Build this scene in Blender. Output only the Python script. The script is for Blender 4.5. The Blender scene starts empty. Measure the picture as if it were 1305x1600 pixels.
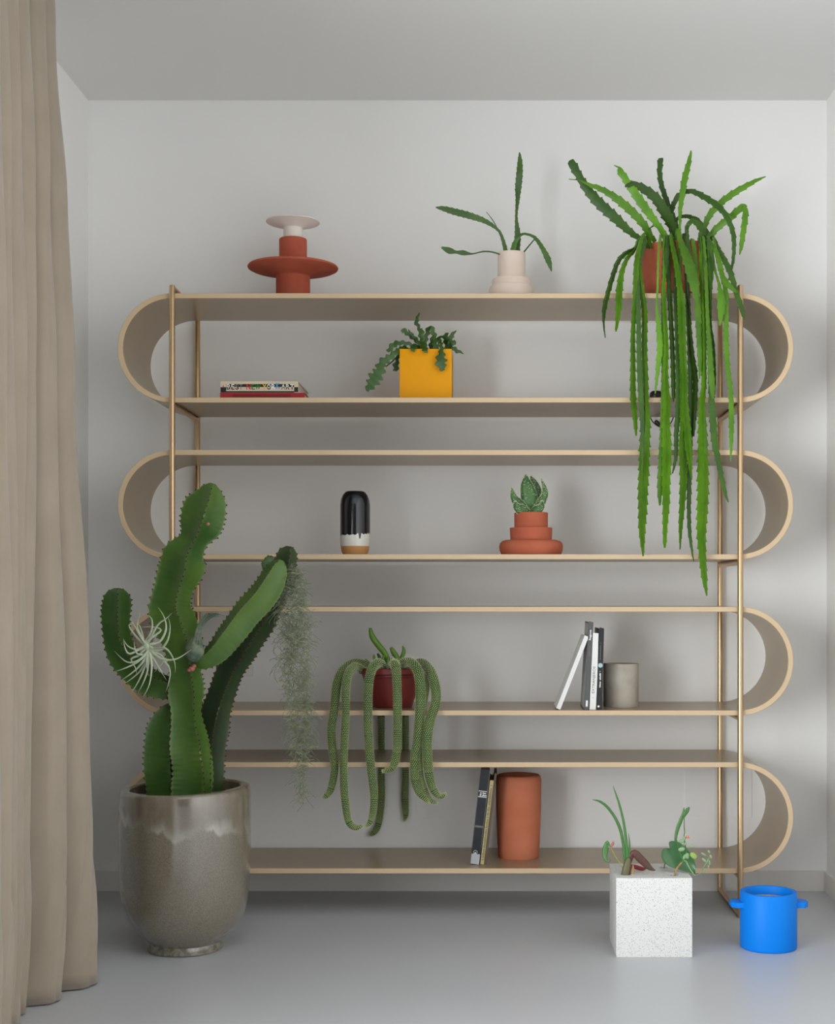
import bpy, bmesh, math, random
from mathutils import Vector, Matrix
random.seed(7)
PI = math.pi
S = bpy.context.scene
COL = S.collection
# ------------------------------------------------------------------ camera
F = 2182.8      # focal length in pixels of the 1305x1600 frame
H = 0.942       # camera height
VU, VV = 763.0, 930.0
cam = bpy.data.objects.new('camera', bpy.data.cameras.new('camera'))
COL.objects.link(cam)
cam.location = (0, 0, H); cam.rotation_euler = (PI/2, 0, 0)
cam.data.lens = F/1600*36; cam.data.sensor_width = 36
cam.data.shift_x = (652.5-VU)/1600; cam.data.shift_y = (VV-800)/1600
cam.data.clip_start = 0.02
S.camera = cam
# ------------------------------------------------------------------ light
S.view_settings.view_transform = 'Standard'; S.view_settings.look = 'None'
S.view_settings.exposure = -0.13; S.view_settings.gamma = 1.0
S.view_settings.use_curve_mapping = False
S.cycles.use_denoising = True
S.cycles.max_bounces = 10; S.cycles.diffuse_bounces = 6
w = bpy.data.worlds.new('sky'); S.world = w; w.use_nodes = True
w.node_tree.nodes['Background'].inputs[0].default_value = (0.86, 0.92, 1.0, 1)
w.node_tree.nodes['Background'].inputs[1].default_value = 0.24
def area(name, loc, rot, sx, sy, power, col, spread=180):
    l = bpy.data.lights.new(name, 'AREA'); l.shape = 'RECTANGLE'; l.size = sx; l.size_y = sy
    l.energy = power; l.color = col; l.spread = math.radians(spread)
    o = bpy.data.objects.new(name, l); COL.objects.link(o); o.location = loc; o.rotation_euler = rot
    return o
area('window_daylight', (-2.7, -.25, .98), (0, -PI/2, 0), 2.1, 5.6, 500, (0.94, 0.975, 1.0))
# ------------------------------------------------------------------ helpers
def P(u, v, y):
    return Vector(((u-VU)*y/F, y, H-(v-VV)*y/F))
def lin(c):
    return tuple(((x/255)/12.92 if x/255 <= .04045 else ((x/255+.055)/1.055)**2.4) for x in c)
class MB:
    def __init__(s): s.v = []; s.f = []; s.m = []; s.a = []
    def add(s, vs, fs, mi=0, att=None):
        b = len(s.v); s.v += [Vector(p) for p in vs]; s.a += (att if att else [0.0]*len(vs))
        for f in fs: s.f.append(tuple(i+b for i in f)); s.m.append(mi)
    def box(s, a, b, mi=0):
        x0, y0, z0 = a; x1, y1, z1 = b
        s.add([(x0,y0,z0),(x1,y0,z0),(x1,y1,z0),(x0,y1,z0),(x0,y0,z1),(x1,y0,z1),(x1,y1,z1),(x0,y1,z1)],
              [(0,3,2,1),(4,5,6,7),(0,1,5,4),(1,2,6,5),(2,3,7,6),(3,0,4,7)], mi)
    def lathe(s, prof, c, n=48, mi=0):
        c = Vector(c); vs = []; fs = []; m = len(prof)
        for r, z in prof:
            for k in range(n):
                a = 2*PI*k/n; vs.append((c.x+r*math.cos(a), c.y+r*math.sin(a), c.z+z))
        for i in range(m-1):
            for k in range(n):
                k2 = (k+1) % n; fs.append((i*n+k, i*n+k2, (i+1)*n+k2, (i+1)*n+k))
        fs.append(tuple(range(n-1, -1, -1))); fs.append(tuple((m-1)*n+k for k in range(n)))
        s.add(vs, fs, mi)
    def rings(s, rings, mi=0, att=None):
        n = len(rings[0]); vs = [p for r in rings for p in r]; fs = []
        for i in range(len(rings)-1):
            for k in range(n):
                k2 = (k+1) % n; fs.append((i*n+k, i*n+k2, (i+1)*n+k2, (i+1)*n+k))
        fs.append(tuple(range(n-1, -1, -1))); L = (len(rings)-1)*n; fs.append(tuple(L+k for k in range(n)))
        s.add(vs, fs, mi, att)
    def tube(s, path, radii, n=8, mi=0, flat=1.0):
        fr = frames(path); R = []
        for (p, t, a, b), r in zip(fr, radii):
            R.append([p + a*(r*math.cos(2*PI*k/n)) + b*(r*flat*math.sin(2*PI*k/n)) for k in range(n)])
        s.rings(R, mi)
    def build(s, name, mats, parent=None, smooth=40, loc=None, bevel=None):
        me = bpy.data.meshes.new(name)
        o = bpy.data.objects.new(name, me); COL.objects.link(o)
        base = Vector((0, 0, 0))
        if parent is not None:
            o.parent = parent; base = parent['_o'] if False else ORG.get(parent.name, Vector((0,0,0)))
            ORG[o.name] = base
        elif loc is not None:
            base = Vector(loc); o.location = base; ORG[o.name] = base
        me.from_pydata([tuple(p-base) for p in s.v], [], s.f)
        for mm in (mats if isinstance(mats, (list, tuple)) else [mats]): me.materials.append(mm)
        me.polygons.foreach_set('material_index', s.m)
        if any(s.a):
            at = me.attributes.new('rim', 'FLOAT', 'POINT'); at.data.foreach_set('value', s.a)
        bm = bmesh.new(); bm.from_mesh(me); bmesh.ops.recalc_face_normals(bm, faces=bm.faces)
        if bevel:
            es = [e for e in bm.edges if len(e.link_faces) == 2 and e.calc_face_angle(0) > .6]
            bmesh.ops.bevel(bm, geom=es, offset=bevel, segments=2, affect='EDGES', profile=.6, clamp_overlap=True)
        bm.to_mesh(me); bm.free()
        if smooth:
            me.polygons.foreach_set('use_smooth', [True]*len(me.polygons)); me.set_sharp_from_angle(angle=math.radians(smooth))
        me.update(); return o
ORG = {}
def catmull(pts, step):
    """pts: list of tuples (first three = xyz, rest interpolated)"""
    out = []; n = len(pts)
    for i in range(n-1):
        p0 = pts[max(i-1, 0)]; p1 = pts[i]; p2 = pts[i+1]; p3 = pts[min(i+2, n-1)]
        d = math.dist(p1[:3], p2[:3]); k = max(1, int(round(d/step)))
        for j in range(k):
            t = j/k; t2 = t*t; t3 = t2*t
            out.append(tuple(.5*((2*b)+(c-a)*t+(2*a-5*b+4*c-e)*t2+(-a+3*b-3*c+e)*t3) for a, b, c, e in zip(p0, p1, p2, p3)))
    out.append(tuple(pts[-1])); return out
def frames(path, f=(0, -1, 0)):
    f = Vector(f); fr = []; pa = None; n = len(path); path = [Vector(p[:3]) for p in path]
    for i, p in enumerate(path):
        t = (path[min(i+1, n-1)]-path[max(i-1, 0)])
        t = t.normalized() if t.length > 1e-9 else Vector((0, 0, 1))
        b = f-t*f.dot(t)
        if b.length < .35 and pa is not None: b = pa-t*pa.dot(t)
        if b.length < 1e-3: b = Vector((0, 0, 1))-t*t.z
        b.normalize(); pa = b; fr.append((p, t, t.cross(b).normalized(), b))
    return fr
def ribstem(mb, pts, n=2, ang=0.0, tooth=.026, amp=.3, valley=.2, step=None, wave=False, tips=None, vall_min=.0009, mi=0, mid=0, irr=0):
    """pts: (x,y,z,half_width[,angle]).  n-winged toothed stem; tips collects tooth points"""
    q = catmull(pts, step or tooth/9); fr = frames(q); s = 0; R = []; att = []
    ph = [random.random() for _ in range(n)]; pz = [random.uniform(0, 6) for _ in range(n)]
    if n == 2: ph[1] = ph[0]+.5
    sp = 0
    for i, ((p, t, a, b), qq) in enumerate(zip(fr, q)):
        if i: s += (p-fr[i-1][0]).length
        r = max(qq[3], .0004); ring = []; an0 = qq[4] if len(qq) > 4 else ang
        def at(an, rad): return p+(a*math.cos(an)+b*math.sin(an))*rad
        def cyc(ss, k): return (ss/tooth+ph[k]+(irr*math.sin(ss*31+pz[k])+irr*.6*math.sin(ss*83+2*pz[k]))) % 1.0
        for k in range(n):
            x = cyc(s, k)
            if wave: g = 1-amp*(.5-.5*math.cos(2*PI*x))
            else: g = 1-amp*(1-.45*(x/.62)) if x < .62 else (1-amp*.55*(1-(x-.62)/.2) if x < .82 else 1-amp*min(1, (x-.82)/.1))
            if irr: g *= 1+.06*math.sin(s*19+pz[k]*2)+.025*math.sin(s*57+pz[k])
            an = an0+2*PI*k/n; tip = at(an, r*g); rv = max(r*valley, min(vall_min, r*.8)); v1 = at(an+PI/n, rv)
            if tips is not None and i and cyc(sp, k) > x and 1 < i < len(q)-1: tips.append((tip, (tip-p).normalized(), r))
            ring.append(tip); att.append(1.0)
            if mid: ring.append(at(an, r*.93).lerp(v1, mid)); att.append(.35)
            ring.append(v1); att.append(0.0)
            if mid: ring.append(v1.lerp(at(an+2*PI/n, r*.93), 1-mid)); att.append(.35)
        sp = s
        R.append(ring)
    mb.rings(R, mi, att)
def thing(name, label, cat, loc, group=None, rot=None):
    o = bpy.data.objects.new(name, None); COL.objects.link(o); o.location = loc; o.empty_display_size = .05
    if rot: o.rotation_euler = rot
    ORG[o.name] = Vector(loc) if not rot else Vector((0, 0, 0))
    o['label'] = label; o['category'] = cat
    if group: o['group'] = group
    return o
def tag(o, label, cat, group=None):
    o['label'] = label; o['category'] = cat
    if group: o['group'] = group
    return o
def struct(o): o['kind'] = 'structure'; return o
def stuff(o): o['kind'] = 'stuff'; return o
# ------------------------------------------------------------------ materials
def nt(m): return m.node_tree.nodes, m.node_tree.links
def mat(name, c, rough=.6, metal=0, var=0, scale=20, c2=None, bump=0, bscale=200, spec=.5, coat=0, rnd=0, stretch=None, detail=3, sheen=0, sss=0):
    m = bpy.data.materials.new(name); m.use_nodes = True; N, L = nt(m); b = N['Principled BSDF']
    col = lin(c)+(1,)
    b.inputs['Base Color'].default_value = col; b.inputs['Roughness'].default_value = rough
    b.inputs['Metallic'].default_value = metal; b.inputs['Specular IOR Level'].default_value = spec
    b.inputs['Coat Weight'].default_value = coat; b.inputs['Coat Roughness'].default_value = .15
    if sheen: b.inputs['Sheen Weight'].default_value = sheen
    if sss:
        b.inputs['Subsurface Weight'].default_value = sss; b.inputs['Subsurface Radius'].default_value = (.2, .3, .08); b.inputs['Subsurface Scale'].default_value = .008
    tc = N.new('ShaderNodeTexCoord'); src = tc.outputs['Object']
    if stretch:
        mp = N.new('ShaderNodeMapping'); mp.inputs['Scale'].default_value = stretch; L.new(src, mp.inputs[0]); src = mp.outputs[0]
    out = None
    if c2 is not None:
        nz = N.new('ShaderNodeTexNoise'); nz.inputs['Scale'].default_value = scale; nz.inputs['Detail'].default_value = detail
        L.new(src, nz.inputs['Vector']); rp = N.new('ShaderNodeValToRGB')
        rp.color_ramp.elements[0].position = .35; rp.color_ramp.elements[1].position = .68
        rp.color_ramp.elements[0].color = col; rp.color_ramp.elements[1].color = lin(c2)+(1,)
        L.new(nz.outputs[0], rp.inputs[0]); out = rp.outputs[0]
    if rnd:
        oi = N.new('ShaderNodeObjectInfo'); hs = N.new('ShaderNodeHueSaturation')
        mr = N.new('ShaderNodeMapRange'); mr.inputs['To Min'].default_value = 1-rnd; mr.inputs['To Max'].default_value = 1+rnd
        L.new(oi.outputs['Random'], mr.inputs[0]); L.new(mr.outputs[0], hs.inputs['Value'])
        if out is None: hs.inputs['Color'].default_value = col
        else: L.new(out, hs.inputs['Color'])
        out = hs.outputs[0]
    if out is not None: L.new(out, b.inputs['Base Color'])
    if bump:
        n2 = N.new('ShaderNodeTexNoise'); n2.inputs['Scale'].default_value = bscale; n2.inputs['Detail'].default_value = 3
        L.new(src, n2.inputs['Vector']); bp = N.new('ShaderNodeBump'); bp.inputs['Strength'].default_value = bump; bp.inputs['Distance'].default_value = .002
        L.new(n2.outputs[0], bp.inputs['Height']); L.new(bp.outputs[0], b.inputs['Normal'])
    return m
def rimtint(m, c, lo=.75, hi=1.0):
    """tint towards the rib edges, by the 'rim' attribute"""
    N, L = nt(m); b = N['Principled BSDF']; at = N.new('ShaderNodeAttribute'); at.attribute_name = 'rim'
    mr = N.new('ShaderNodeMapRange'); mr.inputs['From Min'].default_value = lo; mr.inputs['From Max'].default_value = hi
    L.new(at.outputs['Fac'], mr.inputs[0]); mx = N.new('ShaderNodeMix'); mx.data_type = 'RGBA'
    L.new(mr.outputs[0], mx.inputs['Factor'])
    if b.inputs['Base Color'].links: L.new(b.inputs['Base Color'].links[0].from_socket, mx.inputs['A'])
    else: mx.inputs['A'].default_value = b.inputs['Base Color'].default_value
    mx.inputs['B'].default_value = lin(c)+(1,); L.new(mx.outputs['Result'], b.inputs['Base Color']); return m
M = {}
M['wall'] = mat('wall_paint', (238, 237, 235), .75, bump=.05, bscale=90)
M['ceil'] = mat('ceiling_paint', (224, 223, 221), .85)
M['floor'] = mat('poured_resin_floor', (186, 188, 191), .36, c2=(190, 192, 195), scale=1.3, bump=.02, bscale=6, spec=.4)
M['base'] = mat('baseboard_paint', (222, 218, 213), .6)
M['edge'] = mat('pale_gold_edge_band', (208, 182, 147), .45)
M['plate'] = mat('champagne_lacquer', (168, 150, 124), .31, metal=.35, c2=(172, 154, 128), scale=6, spec=.5)
M['brass'] = mat('brushed_brass', (206, 176, 138), .34, metal=.9)
M['curtain'] = mat('linen_curtain', (150, 137, 121), .9, c2=(156, 143, 127), scale=8, bump=.12, bscale=900, sheen=.25, spec=.2)
M['terra'] = mat('terracotta', (176, 92, 66), .75, c2=(186, 101, 74), scale=14, bump=.08, bscale=140, spec=.25)
M['terra_red'] = mat('red_terracotta', (176, 88, 66), .8, c2=(184, 95, 72), scale=18, bump=.05, bscale=160, spec=.2)
M['terra_tall'] = mat('orange_terracotta', (190, 110, 78), .75, c2=(200, 122, 92), scale=9, bump=.06, bscale=120, spec=.25)
M['porcelain'] = mat('white_bisque', (232, 224, 215), .55)
M['cream'] = mat('cream_ceramic', (226, 207, 192), .55, c2=(230, 212, 198), scale=12)
M['yellow'] = mat('yellow_lacquer', (232, 158, 0), .5, spec=.2)
M['plastic'] = mat('maroon_plastic', (128, 48, 44), .42)
M['blue'] = mat('blue_coating', (0, 124, 224), .5, spec=.2, bump=.04, bscale=160)
M['soil'] = mat('potting_soil', (52, 40, 32), .95, c2=(84, 68, 54), scale=120, bump=.8, bscale=120)
M['gravel'] = mat('grey_gravel', (150, 146, 140), .9, c2=(190, 186, 180), scale=160, bump=.8, bscale=160)
M['concrete'] = mat('grey_concrete', (168, 160, 147), .85, c2=(182, 174, 161), scale=22, bump=.15, bscale=120, spec=.2)
M['black'] = mat('black_plastic', (20, 20, 22), .35)
M['ring_red'] = mat('red_trim', (120, 20, 22), .35)
M['ink'] = mat('black_ink', (24, 24, 26), .6)
M['ink_grey'] = mat('grey_ink', (96, 94, 92), .6)
M['white'] = mat('white_print', (236, 234, 230), .6)
M['socket'] = mat('white_socket_plastic', (226, 224, 220), .4)
M['pages'] = mat('paper_pages', (214, 206, 190), .9, c2=(196, 188, 172), scale=40, stretch=(30, 1, 1))
G = {}
G['hang'] = mat('hanging_cactus_green', (92, 138, 30), .42, c2=(74, 120, 24), scale=14, rnd=.26, spec=.3)
G['dark'] = mat('deep_cactus_green', (52, 84, 30), .42, c2=(62, 96, 28), scale=14, rnd=.15, spec=.3)
G['stem'] = mat('flat_stem_green', (56, 90, 28), .45, c2=(70, 104, 34), scale=20, rnd=.12)
G['fish'] = mat('fishbone_green', (42, 78, 20), .4, c2=(60, 96, 26), scale=25, rnd=.2)
G['rat'] = mat('rat_tail_green', (44, 74, 26), .6, c2=(58, 86, 30), scale=12, rnd=.08)
G['ratdark'] = mat('rat_tail_deep_green', (74, 100, 54), .6, rnd=.05)
G['areole'] = mat('pale_areole', (206, 216, 150), .8)
G['fuzz'] = mat('white_spine', (214, 208, 186), .8)
G['sprout'] = mat('young_shoot_green', (96, 138, 44), .5, rnd=.12)
G['tip'] = mat('yellow_green_tip', (150, 160, 62), .55)
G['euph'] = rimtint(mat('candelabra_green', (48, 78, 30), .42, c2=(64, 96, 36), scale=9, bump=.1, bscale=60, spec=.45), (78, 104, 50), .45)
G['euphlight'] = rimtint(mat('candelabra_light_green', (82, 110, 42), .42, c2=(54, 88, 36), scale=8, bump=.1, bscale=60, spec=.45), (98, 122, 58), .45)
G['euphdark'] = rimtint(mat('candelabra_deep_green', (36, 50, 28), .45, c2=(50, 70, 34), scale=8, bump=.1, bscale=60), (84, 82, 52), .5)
G['spine'] = mat('brown_spine', (74, 48, 36), .8)
G['bud'] = mat('pink_bud', (168, 104, 88), .7)
G['aloe'] = mat('aloe_green', (54, 94, 50), .45, c2=(76, 116, 58), scale=30)
G['white'] = mat('pale_tubercle', (208, 214, 178), .7)
G['air'] = mat('silver_green_leaf', (188, 196, 174), .75, c2=(168, 178, 150), scale=30, rnd=.08)
G['air2'] = mat('grey_green_leaf', (74, 92, 74), .75, c2=(116, 124, 104), scale=60)
G['moss'] = mat('grey_green_moss', (126, 134, 104), .9, c2=(160, 166, 140), scale=90)
G['strap'] = mat('strap_leaf_green', (64, 112, 50), .4, rnd=.1)
G['wine'] = mat('wine_red_leaf', (92, 38, 40), .5, c2=(70, 62, 42), scale=40)
G['sheath'] = mat('striped_sheath', (84, 92, 58), .5, c2=(112, 92, 70), scale=60, stretch=(4, 4, .3))
G['heart'] = mat('heart_leaf_green', (44, 92, 48), .28, c2=(56, 106, 54), scale=26, spec=.6)
G['succ'] = mat('blue_green_succulent', (132, 162, 124), .55, c2=(120, 152, 106), scale=60, rnd=.12)
G['stalk'] = mat('red_brown_stalk', (142, 86, 58), .6, c2=(168, 150, 96), scale=50)
G['petal'] = mat('orange_petal', (206, 120, 84), .6)
# glazes with a pattern of their own
def glaze_pot():
    m = mat('speckled_stoneware_glaze', (112, 104, 88), .18, spec=.7, coat=1.0); N, L = nt(m); b = N['Principled BSDF']
    tc = N.new('ShaderNodeTexCoord'); sp = N.new('ShaderNodeSeparateXYZ'); L.new(tc.outputs['Object'], sp.inputs[0])
    def noise(scale, detail=3, st=None):
        n = N.new('ShaderNodeTexNoise'); n.inputs['Scale'].default_value = scale; n.inputs['Detail'].default_value = detail
        if st:
            mp = N.new('ShaderNodeMapping'); mp.inputs['Scale'].default_value = st; L.new(tc.outputs['Object'], mp.inputs[0]); L.new(mp.outputs[0], n.inputs['Vector'])
        else: L.new(tc.outputs['Object'], n.inputs['Vector'])
        return n.outputs[0]
    def ramp(f, e, inter='LINEAR'):
        r = N.new('ShaderNodeValToRGB'); r.color_ramp.interpolation = inter
        while len(r.color_ramp.elements) < len(e): r.color_ramp.elements.new(.5)
        for el, (p, c) in zip(r.color_ramp.elements, e): el.position = p; el.color = (lin(c)+(1,)) if len(c) == 3 else c
        L.new(f, r.inputs[0]); return r.outputs[0]
    def mix(f, a, c):
        x = N.new('ShaderNodeMix'); x.data_type = 'RGBA'; L.new(f, x.inputs['Factor']) ; L.new(a, x.inputs['A']); L.new(c, x.inputs['B']); return x.outputs['Result']
    def math_(op, a, c):
        x = N.new('ShaderNodeMath'); x.operation = op
        for i, q in enumerate((a, c)):
            if isinstance(q, (int, float)): x.inputs[i].default_value = q
            else: L.new(q, x.inputs[i])
        return x.outputs[0]
    body = ramp(noise(420, 5), [(.34, (106, 98, 82)), (.66, (136, 129, 113))])
    streak = ramp(noise(9, 4, (3, 3, .35)), [(.35, (92, 78, 60)), (.6, (122, 112, 95))])
    z = math_('ADD', sp.outputs['Z'], math_('MULTIPLY', noise(18, 4, (1, 1, .1)), .14))
    top = ramp(math_('MULTIPLY', z, 2.0), [(.82, (0, 0, 0)), (.86, (255, 255, 255))])   # brown band near the rim
    c = mix(math_('MULTIPLY', top, .62), body, streak)
    drip = ramp(math_('MULTIPLY', z, 2.0), [(.80, (0, 0, 0)), (.818, (255, 255, 255)), (.835, (235, 235, 235)), (.885, (60, 60, 60))])
    drip = math_('MULTIPLY', drip, ramp(noise(10, 3), [(.4, (90, 90, 90)), (.6, (255, 255, 255))]))
    milk = ramp(noise(3, 1), [(.0, (186, 184, 174)), (1, (178, 176, 166))])
    c = mix(math_('MULTIPLY', drip, .8), c, milk)
    spk = ramp(noise(420, 2), [(.66, (0, 0, 0)), (.7, (160, 160, 160))]); dk = ramp(noise(3, 1), [(0, (52, 44, 36)), (1, (52, 44, 36))])
    c = mix(spk, c, dk)
    foot = ramp(math_('MULTIPLY', sp.outputs['Z'], 10), [(.2, (255, 255, 255)), (.34, (0, 0, 0))])
    c = mix(math_('MULTIPLY', foot, .6), c, ramp(noise(70, 3), [(.4, (84, 72, 58)), (.6, (140, 134, 120))]))
    L.new(c, b.inputs['Base Color'])
    bp = N.new('ShaderNodeBump'); bp.inputs['Strength'].default_value = .3; bp.inputs['Distance'].default_value = .003
    L.new(noise(18, 5), bp.inputs['Height']); L.new(bp.outputs[0], b.inputs['Normal'])
    return m
M['potglaze'] = glaze_pot()
def dip_glaze():
    m = mat('black_dip_glaze', (16, 17, 22), .13, spec=.6); N, L = nt(m); b = N['Principled BSDF']
    tc = N.new('ShaderNodeTexCoord'); sp = N.new('ShaderNodeSeparateXYZ'); L.new(tc.outputs['Object'], sp.inputs[0])
    n = N.new('ShaderNodeTexNoise'); n.inputs['Scale'].default_value = 60; n.inputs['Detail'].default_value = 3
    mp = N.new('ShaderNodeMapping'); mp.inputs['Scale'].default_value = (1, 1, .02); L.new(tc.outputs['Object'], mp.inputs[0]); L.new(mp.outputs[0], n.inputs['Vector'])
    def mth(op, a, c=0.0):
        x = N.new('ShaderNodeMath'); x.operation = op
        for i, q in enumerate((a, c)):
            if isinstance(q, (int, float)): x.inputs[i].default_value = q
            else: L.new(q, x.inputs[i])
        return x.outputs[0]
    edge = mth('ADD', mth('MULTIPLY', n.outputs[0], .022), .050)
    edge = mth('ADD', edge, mth('MULTIPLY', sp.outputs['X'], .03))
    dx = mth('ABSOLUTE', mth('SUBTRACT', sp.outputs['X'], .0178)); dr = mth('MULTIPLY', mth('SUBTRACT', 1.0, mth('MINIMUM', mth('DIVIDE', dx, .0042), 1.0)), .028)
    edge = mth('SUBTRACT', edge, mth('MINIMUM', dr, .0165))
    isb = mth('GREATER_THAN', sp.outputs['Z'], edge)
    tan = mth('LESS_THAN', sp.outputs['Z'], .0265)
    def mix(f, a, c):
        x = N.new('ShaderNodeMix'); x.data_type = 'RGBA'; L.new(f, x.inputs['Factor'])
        for s_, q in (('A', a), ('B', c)):
            if isinstance(q, tuple): x.inputs[s_].default_value = lin(q)+(1,)
            else: L.new(q, x.inputs[s_])
        return x.outputs['Result']
    L.new(mix(tan, mix(isb, (214, 210, 202), (14, 16, 22)), (190, 138, 84)), b.inputs['Base Color'])
    r = mth('ADD', mth('MULTIPLY', tan, .5), .14); L.new(r, b.inputs['Roughness'])
    n3 = N.new('ShaderNodeTexNoise'); n3.inputs['Scale'].default_value = 90; L.new(tc.outputs['Object'], n3.inputs['Vector'])
    bp = N.new('ShaderNodeBump'); bp.inputs['Strength'].default_value = .12; bp.inputs['Distance'].default_value = .002; L.new(n3.outputs[0], bp.inputs['Height']); L.new(bp.outputs[0], b.inputs['Normal'])
    return m
M['dip'] = dip_glaze()
def terrazzo():
    m = mat('white_terrazzo', (226, 225, 221), .5); N, L = nt(m); b = N['Principled BSDF']; tc = N.new('ShaderNodeTexCoord')
    c = None
    for sc, th, colr in ((210, .16, (164, 161, 154)), (130, .13, (196, 188, 176)), (75, .065, (104, 98, 92)), (250, .14, (180, 180, 176))):
        v = N.new('ShaderNodeTexVoronoi'); v.inputs['Scale'].default_value = sc; L.new(tc.outputs['Object'], v.inputs['Vector'])
        lt = N.new('ShaderNodeMath'); lt.operation = 'LESS_THAN'; L.new(v.outputs['Distance'], lt.inputs[0]); lt.inputs[1].default_value = th*1.4
        x = N.new('ShaderNodeMix'); x.data_type = 'RGBA'; L.new(lt.outputs[0], x.inputs['Factor'])
        if c is None: x.inputs['A'].default_value = lin((216, 216, 214))+(1,)
        else: L.new(c, x.inputs['A'])
        x.inputs['B'].default_value = lin(colr)+(1,); c = x.outputs['Result']
    L.new(c, b.inputs['Base Color']); return m
M['terrazzo'] = terrazzo()
# ------------------------------------------------------------------ room
XL, XR, YB, YF, ZC = -1.277, 1.081, 4.46, -2.2, 2.522
def sbox(name, a, b, m):
    k = MB(); k.box(a, b); return struct(k.build(name, m, smooth=0))
sbox('floor', (XL-.3, YF, -.12), (XR+.15, YB+.15, 0), M['floor'])
sbox('ceiling', (XL-.3, YF, ZC), (XR+.15, YB+.15, ZC+.12), M['ceil'])
sbox('wall_back', (XL-.15, YB, 0), (XR+.15, YB+.15, ZC), M['wall'])
sbox('wall_right', (XR, YF, 0), (XR+.15, YB, ZC), M['wall'])
WY0, WY1, WZ0, WZ1 = -1.4, 2.5, .02, 2.08      # window opening in the left wall
k = MB()
k.box((XL-.15, WY1, 0), (XL, YB, ZC)); k.box((XL-.15, YF, 0), (XL, WY0, ZC))
k.box((XL-.15, WY0, 0), (XL, WY1, WZ0)); k.box((XL-.15, WY0, WZ1), (XL, WY1, ZC))
struct(k.build('wall_left', M['wall'], smooth=0))
k = MB()
for y0, y1, z0, z1 in ((WY0, WY0+.05, WZ0, WZ1), (WY1-.05, WY1, WZ0, WZ1), (WY0+.05, WY1-.05, WZ0, WZ0+.05), (WY0+.05, WY1-.05, WZ1-.05, WZ1)):
    k.box((XL-.11, y0, z0), (XL-.06, y1, z1))
struct(k.build('window_1', M['socket'], smooth=0, bevel=.003))
BH = .063
sbox('baseboard_back', (XL+.012, YB-.012, 0), (XR-.012, YB, BH), M['base'])
sbox('baseboard_left', (XL, YF, 0), (XL+.012, YB, BH), M['base'])
sbox('baseboard_right', (XR-.012, YF, 0), (XR, YB, BH), M['base'])
for i, (u0, v0, u1, v1) in enumerate(((650, 1203, 887, 1279), (1070, 1203, 1175, 1277))):     # flush access panels
    a = P(u0, v1, YB); b = P(u1, v0, YB); k = MB(); k.box((a.x, YB-.0025, a.z), (b.x, YB, b.z))
    struct(k.build('trim_%d' % (i+1), M['wall'], smooth=0, bevel=.001))
# socket
c = P(376.5, 1036.5, YB); t = thing('wall_socket', 'white wall socket behind the tall cactus arms', 'socket', (c.x, YB, c.z))
k = MB(); k.box((c.x-.04, YB-.009, c.z-.04), (c.x+.04, YB, c.z+.04)); k.build('face_plate', M['socket'], t, bevel=.003)
k = MB(); R = []
for r, d in ((.0265, .011), (.0225, .011), (.021, .0095), (.001, .0095)):
    R.append([Vector((c.x+r*math.cos(2*PI*j/32), YB-d, c.z+r*math.sin(2*PI*j/32))) for j in range(32)])
k.rings(R); k.build('socket_cup', M['socket'], t)
for s in (-1, 1):
    k = MB(); k.tube([(c.x+s*.0095, YB-.0096, c.z), (c.x+s*.0095, YB-.0101, c.z)], [.0028]*2, 10); k.build('pin_hole', M['black'], t)
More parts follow.
